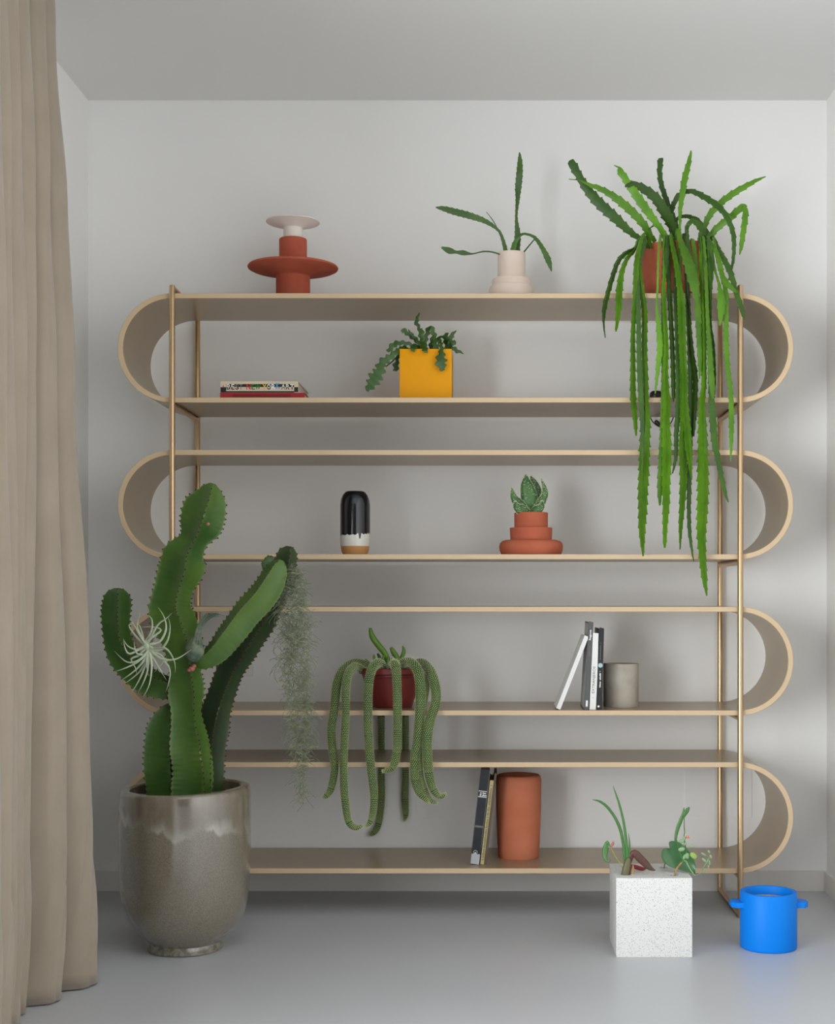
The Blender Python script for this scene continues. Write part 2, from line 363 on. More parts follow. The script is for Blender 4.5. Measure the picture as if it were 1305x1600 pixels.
# ------------------------------------------------------------------ curtain
def curtain():
    zs = [2.515, 2.33, 1.9, 1.45, .78, .35, .12, .004]
    # peaks: y, then x at each height
    pk = [(3.387, [-1.062, -1.05, -1.022, -1.004, -.974, -.962, -.957, -.953]),
          (3.25, [-1.045, -1.038, -1.02, -1.008, -.99, -.988, -.992, -.997]),
          (3.14, [-1.042, -1.037, -1.025, -1.017, -1.024, -1.034, -1.042, -1.045]),
          (3.05, [-1.038, -1.034, -1.022, -1.014, -1.014, -1.018, -1.024, -1.028]),
          (2.965, [-1.03, -1.026, -1.018, -1.012, -1.003, -1.006, -1.012, -1.018]),
          (2.89, [-1.02, -1.015, -1.008, -1.0, -.992, -.992, -.995, -1.0]),
          (2.80, [-1.015, -1.01, -1.0, -.99, -.985, -.985, -.985, -.985]),
          (2.70, [-1.01, -1.0, -.99, -.985, -.98, -.98, -.98, -.98]),
          (2.60, [-1.02, -1.01, -1.0, -.99, -.985, -.985, -.985, -.985]),
          (2.51, [-1.01, -1.0, -1.0, -.99, -.99, -.99, -.99, -.99])]
    k = MB(); rows = []
    for i, z in enumerate(zs):
        pts = [(-1.16, 3.46, 0), (-1.10, 3.475, 0), (pk[0][1][i]-.035, 3.45, 0)]
        for j, (y, xs) in enumerate(pk):
            x = xs[i]; ny = pk[j+1][0] if j+1 < len(pk) else y-.08
            dep = .12 if j < 2 else .09
            sp_ = ny-y; pts += [(x-.012, y+.02, 0), (x, y, 0), (x-.004, y+sp_*.2, 0), (x-.022, y+sp_*.42, 0), (x-dep*.8, y+sp_*.6, 0), (x-dep, y+sp_*.7, 0), (x-dep*.72, y+sp_*.82, 0)]
        q = []
        n = len(pts)
        for a in range(n-1):
            p0 = pts[max(a-1, 0)]; p1 = pts[a]; p2 = pts[a+1]; p3 = pts[min(a+2, n-1)]
            for b in range(5):
                t_ = b/5; t2 = t_*t_; t3 = t2*t_
                q.append(tuple(.5*((2*B)+(C-A)*t_+(2*A-5*B+4*C-D)*t2+(-A+3*B-3*C+D)*t3) for A, B, C, D in zip(p0, p1, p2, p3)))
        rows.append([(a, b) for a, b, _ in q])
    fine = []
    nz = 70
    for r in range(nz+1):
        z = zs[0]+(zs[-1]-zs[0])*r/nz
        i = max(a for a in range(len(zs)) if zs[a] >= z-1e-6); i = min(i, len(zs)-2)
        f = (zs[i]-z)/(zs[i]-zs[i+1]); f = f*f*(3-2*f)
        row = []
        for j, ((xa, ya), (xb, yb)) in enumerate(zip(rows[i], rows[i+1])):
            wob = .004*math.sin(j*.33+z*5.1)*math.sin(z*2.7+j*.11)+(.006*math.exp(-((z-.2)/.16)**2)*math.sin(j*.9+z*21))
            row.append(Vector((xa+(xb-xa)*f+wob, ya+(yb-ya)*f+wob*.6, z)))
        fine.append(row)
    m = len(fine[0]); k.add([p for r in fine for p in r], [(r*m+j, r*m+j+1, (r+1)*m+j+1, (r+1)*m+j) for r in range(nz) for j in range(m-1)])
    o = k.build('curtain', M['curtain'], smooth=180, loc=(-1.02, 3.1, 0))
    md = o.modifiers.new('cloth_thickness', 'SOLIDIFY'); md.thickness = .0025
    tag(o, 'beige floor-length linen curtain hanging in soft vertical folds', 'curtain')
curtain()
# ------------------------------------------------------------------ shelving unit
YP, PR = 4.08, .0085            # front posts
YB2 = 4.437                     # back posts
Y0, Y1, TH = 4.0895, 4.4265, .015
def ez(v): return H-(v-VV)*Y0/F
def ex(u): return (u-VU)*Y0/F
PX = ((269-VU)*YP/F, (1157-VU)*YP/F)
shelf = thing('shelving_unit', 'tall champagne metal shelving unit of four rounded loops against the wall', 'shelf', ((PX[0]+PX[1])/2, 4.26, 0))
loops = [(458, 629), (703, 874), (948, 1118), (1191, 1365)]
LZ = []
for vt, vb in loops:
    z1, z0 = ez(vt), ez(vb); LZ.append((z0, z1)); R = (z1-z0)/2; zc = (z0+z1)/2
    xl = ex(184)+R; xr = ex(1240)-R; outl = []; inn = []
    def arc(cx, a0, a1, r, n=36): return [(cx+r*math.cos(a0+(a1-a0)*j/n), zc+r*math.sin(a0+(a1-a0)*j/n)) for j in range(n+1)]
    def line(out, r):
        pts = arc(xr, -PI/2, PI/2, r)
        pts += [(xr+(xl-xr)*j/8, zc+r) for j in range(1, 8)]
        pts += arc(xl, PI/2, 3*PI/2, r)
        pts += [(xl+(xr-xl)*j/8, zc-r) for j in range(1, 8)]
        return pts
    o_, i_ = line(outl, R), line(inn, R-TH); n = len(o_); bv = .0012
    k = MB(); secs = []
    for (xo, zo), (xi, zi) in zip(o_, i_):
        d = Vector((xi-xo, 0, zi-zo)).normalized()*bv; A = Vector((xo, 0, zo)); B = Vector((xi, 0, zi)); yv = Vector((0, 1, 0))
        secs.append([A+yv*(Y0+bv), A+d+yv*Y0, B-d+yv*Y0, B+yv*(Y0+bv), B+yv*(Y1-bv), B-d+yv*Y1, A+d+yv*Y1, A+yv*(Y1-bv)])
    vs = [p for s_ in secs for p in s_]; fs = []
    for a in range(n):
        b = (a+1) % n
        for c_ in range(8): fs.append((a*8+c_, a*8+(c_+1) % 8, b*8+(c_+1) % 8, b*8+c_))
    nf = len(fs)
    k.add(vs, fs); k.m = [1 if i % 8 in (0, 1, 2, 4, 5, 6) else 0 for i in range(nf)]; k.build('shelf_loop', [M['plate'], M['edge']], shelf, smooth=30)
ZT = H+(VV-445)*YP/F
for x in PX:
    for y in (YP, YB2):
        k = MB(); k.tube([(x, y, 0), (x, y, ZT-PR*.6), (x, y, ZT-PR*.2), (x, y, ZT)], [PR, PR, PR*.85, PR*.35], 20); k.build('post', M['brass'], shelf)
    zz = [ZT-PR, PR] + [z0-PR*.98 for z0, _ in LZ]
    for z in zz:
        k = MB(); k.tube([(x, YP+PR*.7, z), (x, YB2-PR*.7, z)], [PR*.95]*2, 16); k.build('cross_bar', M['brass'], shelf)
T1, T2 = LZ[0][1], LZ[0][0]+TH          # standing heights
T3, T4, T5 = LZ[1][0]+TH, LZ[2][0]+TH, LZ[3][0]+TH
def mpx(y): return y/F
# ------------------------------------------------------------------ top shelf
y = 4.25; q = mpx(y); x = (458-VU)*q
o = tag(None or (lambda k: (k.lathe([(.0505, 0), (.0515, .002), (.0515, .084), (.058, .090), (.128, .105), (.1358, .109), (.137, .112), (.135, .115), (.048, .1185), (.042, .1195), (.042, .196), (.0405, .1985), (.034, .1985), (.034, .19), (.002, .188)], (x, y, T1), 72), k.build('terracotta_vase', M['terra_red'], loc=(x, y, T1)))[1])(MB()),
        'red terracotta vase with a wide flat disc collar round its waist', 'vase')
k = MB(); k.lathe([(.026, .1886), (.0285, .190), (.0288, .232), (.034, .2365), (.078, .2475), (.0815, .2495), (.0815, .2515), (.079, .253), (.03, .2525), (.002, .252)], (x, y, T1), 64)
tag(k.build('bisque_vase', M['porcelain'], loc=(x, y, T1+.1886)), 'white bisque vase with a thin round disc top, set into the red terracotta one', 'vase')
# cream stepped pot with flat stemmed cactus
x = (799.5-VU)*q
t = thing('potted_orchid_cactus', 'cream stepped ceramic pot holding a sparse cactus of four flat stems', 'potted plant', (x, y, T1))
k = MB(); k.lathe([(.066, 0), (.0685, .003), (.0685, .046), (.066, .052), (.0605, .0545), (.0595, .057), (.0595, .072), (.0575, .0755), (.044, .077), (.0425, .079), (.0425, .1545), (.0415, .1555), (.037, .1555), (.0365, .148), (.001, .147)], (x, y, T1), 64); k.build('pot', M['cream'], t)
k = MB(); k.lathe([(.0362, .1475), (.03, .150), (.001, .1515)], (x, y, T1), 24); k.build('soil', M['soil'], t)
SM = [
 [(807,402,12,0),(808,385,12,0),(809,366,11,0),(807,339,5,0),(809,311,8,0),(810,293,12,0),(812,271,12,-.01),(812.6,252,9,-.01),(812,238,2,-.01)],
 [(793,402,8,0),(790,390,8,0),(785,372,6,0),(778,359,5,-.01),(759,346,9,-.02),(734,337,12,-.03),(711,331,12,-.03),(693,326,9,-.03),(681,324,2,-.03)],
 [(779.5,361,1.6,-.01),(770,344,1.4,0),(760,331,.8,0)],
 [(786,404,2.5,0),(783,398.5,2.4,-.02),(770,394,2.4,-.03),(755.6,393,2.4,-.05),(738,396.5,2.6,-.05),(724,395,8,-.05),(713,394,5,-.05),(702,391.5,10,-.05),(690,386.5,3,-.05)],
 [(800,402,10,-.02),(803,386,10,-.02),(807,375.5,8,-.02),(816,366,5,-.03),(829,367.5,5,-.04),(838.4,374,7,-.04),(849,390,9,-.05),(857,407,11,-.05),(862,424,2,-.05)],
 [(814,403,2.5,0),(818,395,2.5,0),(826,385,2.4,-.02),(836,373,2,-.035)]]
for s in SM:
    k = MB(); ribstem(k, [tuple(P(a, b, y+d))+(w_*q/2,) for a, b, w_, d in s], 2, .15, .016, .22 if s[1][2] > 3 else .05, .16); k.build('stem', G['stem'], t)
# terracotta pot with hanging cactus
yc = 4.215; q2 = mpx(yc); x = (1057-VU)*q2
t = thing('hanging_cactus', 'round terracotta pot overflowing with long toothed trailing green cactus stems', 'potted plant', (x, yc, T1))
k = MB(); k.lathe([(.086, 0), (.09, .004), (.099, .058), (.1075, .118), (.110, .150), (.1115, .156), (.110, .160), (.104, .160), (.1025, .150), (.002, .148)], (x, yc, T1), 64); k.build('pot', M['terra'], t)
k = MB(); k.lathe([(.102, .149), (.06, .156), (.001, .160)], (x, yc, T1), 32); k.build('soil', M['soil'], t)
UP = [ # u, v, full width px, depth offset from the pot centre
 ([(1014,378,8,-.02),(997,371,9,-.03),(980,358,13,-.04),(961,340,17,-.05),(935,316,18,-.05),(916,293,15,-.05),(905,275,13,-.05),(896,259,15,-.05),(892,250,9,-.05)],'dark'),
 ([(1024,378,8,-.03),(1018,370,9,-.04),(1006,351,13,-.06),(991,334,14,-.07),(971,316,14,-.08),(953,303,11,-.08),(936,294,9,-.08),(922,289,6,-.08),(906,282,2,-.08),(889,280,1.2,-.08)],'hang'),
 ([(1045,378,8,-.04),(1039,366,8,-.05),(1023,345,12,-.07),(1004,319,15,-.08),(991,300,14,-.08),(979,282,12,-.08),(969,267,11,-.08),(967,262,4,-.08),(959.5,258,1.2,-.08)],'hang'),
 ([(1060,378,10,.0),(1050,352,16,-.02),(1040,333,19,-.04),(1026,311,17,-.06),(1009,297,15,-.07),(993,289,12,-.08),(983,289,8,-.085),(977,292,3,-.09)],'dark'),
 ([(1062,378,6,.03),(1056,350,8,.03),(1044,319,9,.03),(1034,290,9,.03),(1031,269,9,.03),(1032.4,250,10,.03),(1032.5,247,7,.03)],'dark'),
 ([(1063,380,4,-.02),(1062.6,359,4,-.03),(1063,329,7,-.03),(1066.5,303,10,-.03),(1070,280,11,-.03),(1075.6,258,9,-.03),(1078.5,245,6,-.03),(1080,235,2,-.03)],'hang'),
 ([(1052,378,7,.02),(1048,340,8,.02),(1056,312,9,.01),(1066,302,9,0),(1081,299,10,-.02),(1101,308,12,-.04),(1124,324,12,-.06),(1138,343,10,-.08),(1146,366,9,-.09),(1147,390,7,-.10),(1144.6,414,5,-.10),(1138,439,1.5,-.105)],'dark'),
 ([(1093,378,7,.03),(1098,363,8,.03),(1108,338,11,.02),(1124,319,12,.01),(1145,303,12,0),(1167,290,10,-.01),(1184,281,6,-.01),(1197,276,1.5,-.01)],'hang'),
 ([(1100,380,8,0),(1108,371,10,0),(1121,356,12,-.01),(1141,340,13,-.03),(1154,328,12,-.05),(1161,323,11,-.06),(1165,330,11,-.065),(1164,345,11,-.07),(1161.6,362,10,-.07),(1159,382,8,-.07),(1156,398,2,-.07)],'hang'),
 ([(1055,378,5,.05),(1055,347,6,.05),(1068,338,7,.05),(1081,340,9,.04),(1091,345,9,.04),(1103,360,9,.03),(1110,378,7,.02)],'dark'),
 ([(1073,378,6,-.03),(1073,362,7,-.03),(1076,350,8,-.04),(1085,346,10,-.04),(1095,355,14,-.05),(1100,370,10,-.07),(1101,386,5,-.09)],'dark'),
 ([(1040,380,4,-.05),(1032,362,4,-.05),(1024,352,3,-.05),(1014,358,2,-.06)],'dark'),
]
ylab = yc
for s, g in UP:
    k = MB(); ribstem(k, [tuple(P(a, b, yc+d))+(w_*q2/2*1.15,) for a, b, w_, d in s], 2, .2, .026, .32, .2); k.build('stem', G[g], t)
HG = [ # hanging: first point sits over the soil, then over the rim; depth given directly
 ([(1010,378,6,4.18),(993,387,8,4.12),(978,395,9,4.08),(966,408,9,4.06),(957,433,9,4.05),(950,458,9,4.05),(945,479,9,4.05),(943.4,504,4,4.05),(946,528,1.5,4.05)],'dark',3),
 ([(1008,382,6,4.16),(991,391,7,4.10),(980,404,8,4.07),(972,425,10,4.045),(968,454,13,4.04),(967,477,12,4.04),(965,500,8,4.04),(962.6,518,3,4.04)],'hang',3),
 ([(1020,372,6,4.15),(1002,374,8,4.09),(995,408,10,4.055),(993,447,10,4.05),(991,485,9,4.05),(989,523,9,4.05),(989,562,10,4.05),(989,609,11,4.05),(990,631,11,4.05),(993,661,8,4.05),(994,681,3,4.05)],'hang',3),
 ([(1020,380,5,4.14),(1001,400,7,4.08),(1001,437,9,4.072),(1007,485,11,4.07),(1007,542,11,4.068),(1008.5,600,12,4.065),(1008.5,631,14,4.06),(1009,661,18,4.06),(1007.5,690,20,4.06),(1006,738,20,4.06),(1004.5,768,19,4.06),(1004.3,796,17,4.06),(1003.4,821,14,4.06),(1004,848,9,4.06),(1005.4,869,3,4.06)],'hang',3),
 ([(1016,384,5,4.13),(998,400,6,4.07),(996,430,7,4.055),(998,500,8,4.045),(999,560,9,4.042),(1001,610,9,4.04),(1004,670,7,4.04),(1004,737,2,4.04)],'dark',2),
 ([(1034,374,3,4.12),(1029.6,384,3,4.09),(1028.7,408,3.5,4.055),(1027.7,447,3.5,4.05),(1026.7,479,4,4.05),(1029.6,514,9,4.05),(1031.5,542,10,4.05),(1028.7,571,8,4.05),(1024,615,2,4.05)],'hang',2),
 ([(1042,374,5,4.12),(1038,390,6,4.085),(1038,427,6,4.055),(1037,456,7,4.05),(1039,494,8,4.05),(1041,542,10,4.05),(1040,581,11,4.05),(1041,610,13,4.05),(1042,631,14,4.05),(1041,661,15,4.045),(1042,692,18,4.045),(1042,722,18,4.045),(1041,753,16,4.045),(1041,784,14,4.045),(1039.5,820,10,4.045),(1039,846,7,4.045),(1039,856,4,4.045)],'hang',3),
 ([(1040,376,5,4.13),(1036,470,6,4.065),(1037,560,7,4.06),(1036,640,8,4.06),(1034,700,9,4.06),(1032,745,10,4.06),(1031,770,8,4.06),(1031.3,790,3,4.06)],'hang',2),
 ([(1050,374,6,4.13),(1045,392,8,4.085),(1046,447,9,4.06),(1048,485,9,4.06),(1050,523,9,4.06),(1051.6,562,9,4.06),(1052.6,610,8,4.06),(1052.8,628,2,4.06)],'dark',3),
 ([(1048,368,6,4.13),(1050,378,8,4.08),(1056,408,9,4.045),(1062,447,11,4.035),(1065,475,14,4.03),(1066,514,15,4.03),(1068,562,13,4.03),(1071,600,11,4.03),(1070,620,12,4.03),(1071,646,15,4.03),(1074,677,15,4.03),(1077,707,12,4.03),(1081,750,2,4.03)],'hang',3),
 ([(1060,374,6,4.12),(1062,400,8,4.07),(1063,470,9,4.05),(1066,560,10,4.045),(1068,661,13,4.045),(1067,692,15,4.045),(1068,722,15,4.045),(1068,753,14,4.045),(1066,792,11,4.045),(1064,821,8,4.045),(1062.8,859,2,4.045)],'hang',3),
 ([(1055,366,7,4.12),(1064,378,10,4.07),(1072,399,15,4.045),(1081,428,18,4.035),(1086,450,15,4.03),(1090,477,2,4.03)],'hang',2),
 ([(1078,376,6,4.12),(1086,400,8,4.075),(1089,456,9,4.055),(1091,485,11,4.05),(1092,523,9,4.05),(1094,562,8,4.05),(1093,592,2,4.05)],'hang',2),
 ([(1092,374,7,4.13),(1096.7,390,9,4.08),(1096.7,427,9,4.06),(1098.6,466,9,4.055),(1100.5,523,10,4.055),(1100.5,562,10,4.055),(1100.5,600,10,4.055),(1098,625,12,4.05),(1098,650,15,4.05),(1098.7,677,18,4.05),(1099.5,707,20,4.05),(1099.5,738,22,4.05),(1099.5,768,22,4.05),(1098.5,796,21,4.05),(1097,834,18,4.05),(1098.6,870,14,4.05),(1101.4,903,11,4.05),(1104.7,931,2.5,4.05)],'hang',3),
 ([(1098,374,6,4.14),(1106,388,8,4.09),(1111,418,10,4.06),(1110,456,10,4.06),(1110,504,8,4.06),(1115,542,8,4.06),(1117,590,7,4.06),(1117,617,2,4.06)],'dark',3),
 ([(1095,378,5,4.12),(1103,420,6,4.06),(1106,500,6,4.04),(1109,542,8,4.035),(1111,581,10,4.035),(1113.5,608,9,4.035),(1114,623,2.5,4.035)],'hang',2),
 ([(1100,380,5,4.15),(1106,430,6,4.075),(1108,520,8,4.066),(1111,600,9,4.062),(1114,654,12,4.06),(1117,692,11,4.06),(1123,722,9,4.06),(1131,761,7,4.06),(1138,785,2,4.06)],'dark',2),
 ([(1098,376,5,4.16),(1112,382,7,4.11),(1122,401,8,4.07),(1129,431,8,4.055),(1135,460,8,4.05),(1135,485,8,4.05),(1135,533,9,4.05),(1137,571,9,4.05),(1141.7,609,8,4.05),(1143,640,9,4.05),(1143,677,8,4.05),(1142,721,1.5,4.05)],'hang',2),
 ([(1105,376,5,4.17),(1121.6,387,8,4.11),(1133,408,10,4.07),(1142.6,429,10,4.05),(1150,456,9,4.045),(1158,479,9,4.04),(1163,499,3,4.04)],'dark',2),
 ([(1108,380,4,4.15),(1121,402,6,4.08),(1128,428,8,4.05),(1137,444,10,4.035),(1152,457,4,4.03)],'hang',2),
 ([(1104,384,3,4.13),(1117,420,4,4.07),(1123.5,443,5,4.045),(1127,466,13,4.035),(1127,485,12,4.035),(1125,509,3,4.035)],'hang',2),
 ([(1066,374,5,4.15),(1072,420,7,4.08),(1075.6,477,8,4.07),(1077.5,514,9,4.068),(1081,552,10,4.066),(1086,585,11,4.065),(1086.5,615,10,4.064),(1084,661,9,4.064),(1084,682,3,4.064)],'dark',3),
 ([(1052,378,4,4.14),(1056,480,6,4.068),(1059,560,8,4.062),(1060,631,10,4.06),(1057,677,8,4.06),(1056,715,6,4.06),(1051,740,2,4.06)],'dark',2),
 ([(1070,376,4,4.15),(1074,470,6,4.074),(1078,560,8,4.072),(1079,680,8,4.07),(1077,745,8,4.07),(1077,770,8,4.07),(1076.6,793,7,4.07),(1078,834,6,4.07),(1084,877,2,4.07)],'dark',2),
]
HG += [([(a, 372, 6, 4.15), (a+b*.5, 384, 8, 4.085), (a+b, 384+c_, 8, 4.065), (a+b*1.1, 384+c_*1.7, 2.5, 4.06)], 'dark', 2) for a, b, c_ in ((1046,-5,30),(1072,6,30),(1092,9,24),(1104,8,34),(1012,-12,20))]
HG = [([(p[0][0], 388, p[0][2]*.8, p[0][3]), ((p[0][0]+p[1][0])/2, min(p[0][1], p[1][1])-random.uniform(1, 9), (p[0][2]+p[1][2])*.4, p[0][3]*.55+p[1][3]*.45)]+list(p[1:]), g, n) for p, g, n in HG]
for s, g, n in HG:
    k = MB(); ribstem(k, [tuple(P(a, b, d))+(w_*d/F/2*1.2,) for a, b, w_, d in s], n, (.1 if n == 2 else -PI/2+PI/3+random.uniform(-.2, .2)), .028, .3, .22); k.build('stem', G[g], t)
# ------------------------------------------------------------------ second level (inside the top loop)
def lettering(parent, body, wd, ht, cx, cz, ang, m, yoff=-.0006, bold=.0, clip=None, name='lettering'):
    cu = bpy.data.curves.new('txt', 'FONT'); cu.body = body; cu.offset = bold; cu.resolution_u = 3
    ob = bpy.data.objects.new('txt', cu); me = bpy.data.meshes.new_from_object(ob); bpy.data.objects.remove(ob); bpy.data.curves.remove(cu)
    xs = [v.co.x for v in me.vertices]; ys = [v.co.y for v in me.vertices]
    x0, x1, y0, y1 = min(xs), max(xs), min(ys), max(ys)
    bm = bmesh.new(); bm.from_mesh(me); bpy.data.meshes.remove(me)
    for v in bm.verts:
        v.co.x = ((v.co.x-x0)/(x1-x0)-.5)*wd; v.co.y = ((v.co.y-y0)/(y1-y0)-.5)*ht
    if clip is not None:
        up, lev = clip
        bmesh.ops.bisect_plane(bm, geom=bm.verts[:]+bm.edges[:]+bm.faces[:], plane_co=(0, lev, 0), plane_no=(0, 1, 0), clear_inner=up, clear_outer=not up)
    ca, sa = math.cos(ang), math.sin(ang)
    for v in bm.verts:
        a, b = v.co.x, v.co.y; v.co = (cx+a*ca-b*sa, yoff, cz+a*sa+b*ca)
    me = bpy.data.meshes.new(name); bm.to_mesh(me); bm.free(); me.materials.append(m)
    o = bpy.data.objects.new(name, me); COL.objects.link(o); o.parent = parent; return o
def marks(parent, length, ht, cx, cz, ang, m, gap=.3):
    """print too small to read: a row of little strokes"""
    rg = random.Random(int(cz*1e5)); k = MB(); ca, sa = math.cos(ang), math.sin(ang); p = -length/2; u = ht*.55
    while p < length/2-u*.5:
        if rg.random() < .14: p += u*.8; continue
        h0 = -ht/2; h1 = ht/2 if rg.random() < .4 else ht*.2; q_ = [(p, h0), (p+u*(1-gap), h0), (p+u*(1-gap), h1), (p, h1)]
        k.add([(cx+a*ca-b*sa, -.0006, cz+a*sa+b*ca) for a, b in q_], [(0, 1, 2, 3)]); p += u
    o = k.build('small_print', m, None, smooth=0); o.parent = parent
def patch(parent, x0, z0, x1, z1, m, name='print_band', yoff=-.0003):
    k = MB(); k.add([(x0, yoff, z0), (x1, yoff, z0), (x1, yoff, z1), (x0, yoff, z1)], [(0, 1, 2, 3)])
    o = k.build(name, m, None, smooth=0); o.parent = parent; return o
def book(label, T, D, Hh, loc, lean, cov, group=None, board=.0016, name='book'):
    """local x thickness, y depth (spine at 0), z height"""
    t = thing(name, label, 'book', loc, group, (0, lean, 0)); ov = .003
    def part(nm, m, boxes, bevel=None):
        k = MB()
        for a, b in boxes: k.box(a, b)
        o = k.build(nm, m, None, smooth=30, bevel=bevel); o.parent = t; return o
    k = MB(); b = board
    prof = [(0, 0), (T, 0), (T, D), (T-b, D), (T-b, b), (b, b), (b, D), (0, D)]
    vs = [(x_, y_, 0) for x_, y_ in prof]+[(x_, y_, Hh) for x_, y_ in prof]; n = 8
    fs = [(i, (i+1) % n, n+(i+1) % n, n+i) for i in range(n)]+[(0, 1, 4, 5), (1, 2, 3, 4), (0, 5, 6, 7), (8, 13, 12, 9), (9, 12, 11, 10), (8, 15, 14, 13)]
    k.add(vs, fs); o = k.build('cover', cov, None, smooth=0); o.parent = t
    part('pages', M['pages'], [((b, b, ov), (T-b, D-ov, Hh-ov))])
    return t
def cm(name, c, r=.5): return mat(name, c, r)
B_cream = cm('cream_book_cloth', (212, 196, 168)); B_red = cm('red_book_cloth', (168, 26, 32)); B_dred = cm('deep_red_print', (132, 14, 22))
# red book at the bottom, then the black and white one: lying, spines to the front
yb = 4.115; qb = mpx(yb)
wr = (476-344)*qb; tr = .0175
x0 = (344-VU)*qb
t = book('red closed book lying flat under the colourful-lettered one', tr, .235, wr, (x0, yb, T2+tr), PI/2, B_red, 'books lying in a pile')
patch(t, .0035, wr*.15, tr-.0035, wr*.83, B_dred)
wt = (466-344.5)*qb; tt = .0335
t = book('cream and black book with multicoloured capital letters, lying on the red book', tt, .235, wt, (x0+.001, yb, T2+tr+tt), PI/2, B_cream, 'books lying in a pile')
# local x runs downward from the upper face, local z runs to the right
fx = lambda Y: (Y-175)/(302-175)*tt
fz = lambda X: (X-180)/(1060-180)*wt
patch(t, fx(205), fz(245), fx(238), fz(1015), M['ink'])
patch(t, fx(240), fz(181), fx(301), fz(245), M['ink']); patch(t, fx(240), fz(1015), fx(296), fz(1059), M['ink']); patch(t, fx(284), fz(245), fx(301), fz(1015), M['ink'])
MC = {'r': cm('red_print', (200, 36, 32)), 'g': cm('green_print', (28, 116, 40)), 'y': cm('yellow_print', (226, 186, 22)), 'b': cm('blue_print', (50, 150, 206)), 'w': M['white'], 'k': M['ink'], 's': cm('grey_print', (120, 116, 110))}
zc_ = fx(237); lh = fx(268)-fx(207)
def spine_letter(ch, X0, X1, top, bot, dy=0):
    a = (fz(X0)+fz(X1))/2; wd = fz(X1)-fz(X0)
    if top == bot: lettering(t, ch, wd, lh, zc_+fx(175+dy), a, PI/2, MC[top], bold=.02)
    else:
        lettering(t, ch, wd, lh, zc_, a, PI/2, MC[top], bold=.02, clip=(True, lh*-.02)); lettering(t, ch, wd, lh, zc_, a, PI/2, MC[bot], bold=.02, clip=(False, lh*-.02))
for a in (('B',250,292,'w','k'),('E',303,340,'w','k'),('S',348,388,'s','k'),('T',395,430,'s','s'),('N',475,522,'r','r'),('E',532,572,'g','g'),('W',576,634,'g','g'),('Y',655,702,'y','y'),('O',706,750,'w','k'),('R',757,802,'w','w'),('K',808,855,'b','b',-13),('A',868,915,'w','s'),('R',922,962,'w','k'),('T',968,1014,'w','k')): spine_letter(*a)
lettering(t, 'i', fz(12)-fz(0), fx(228)-fx(200)-0, fx(232), fz(212), PI/2, MC['r'], bold=.02)
# yellow cube planter with fishbone cactus
y = 4.15; q = mpx(y); x0, x1 = (624.5-VU)*q, (706-VU)*q; zt = H-(545-VV)*q; d = x1-x0; cx = (x0+x1)/2; cy = y+d/2
t = thing('potted_fishbone_cactus', 'square yellow planter with a dark zigzag-leaved cactus spilling over it', 'potted plant', (cx, cy, T2))
def open_box(k, x0, y0, z0, x1, y1, z1, w_, dep):
    o_ = [(x0,y0),(x1,y0),(x1,y1),(x0,y1)]; i_ = [(x0+w_,y0+w_),(x1-w_,y0+w_),(x1-w_,y1-w_),(x0+w_,y1-w_)]
    vs = [(a, b, z0) for a, b in o_]+[(a, b, z1) for a, b in o_]+[(a, b, z1) for a, b in i_]+[(a, b, z1-dep) for a, b in i_]
    fs = [(3, 2, 1, 0), (12, 13, 14, 15)]
    for i in range(4):
        j = (i+1) % 4
        for r in range(3): fs.append((r*4+i, r*4+j, (r+1)*4+j, (r+1)*4+i))
    k.add(vs, fs)
k = MB(); open_box(k, x0, y, T2, x1, y+d, zt, .004, .02); k.build('pot', M['yellow'], t, bevel=.0012, smooth=30)
k = MB(); k.box((x0+.0042, y+.0042, zt-.0199), (x1-.0042, y+d-.0042, zt-.010)); k.build('soil', M['soil'], t, bevel=.003)
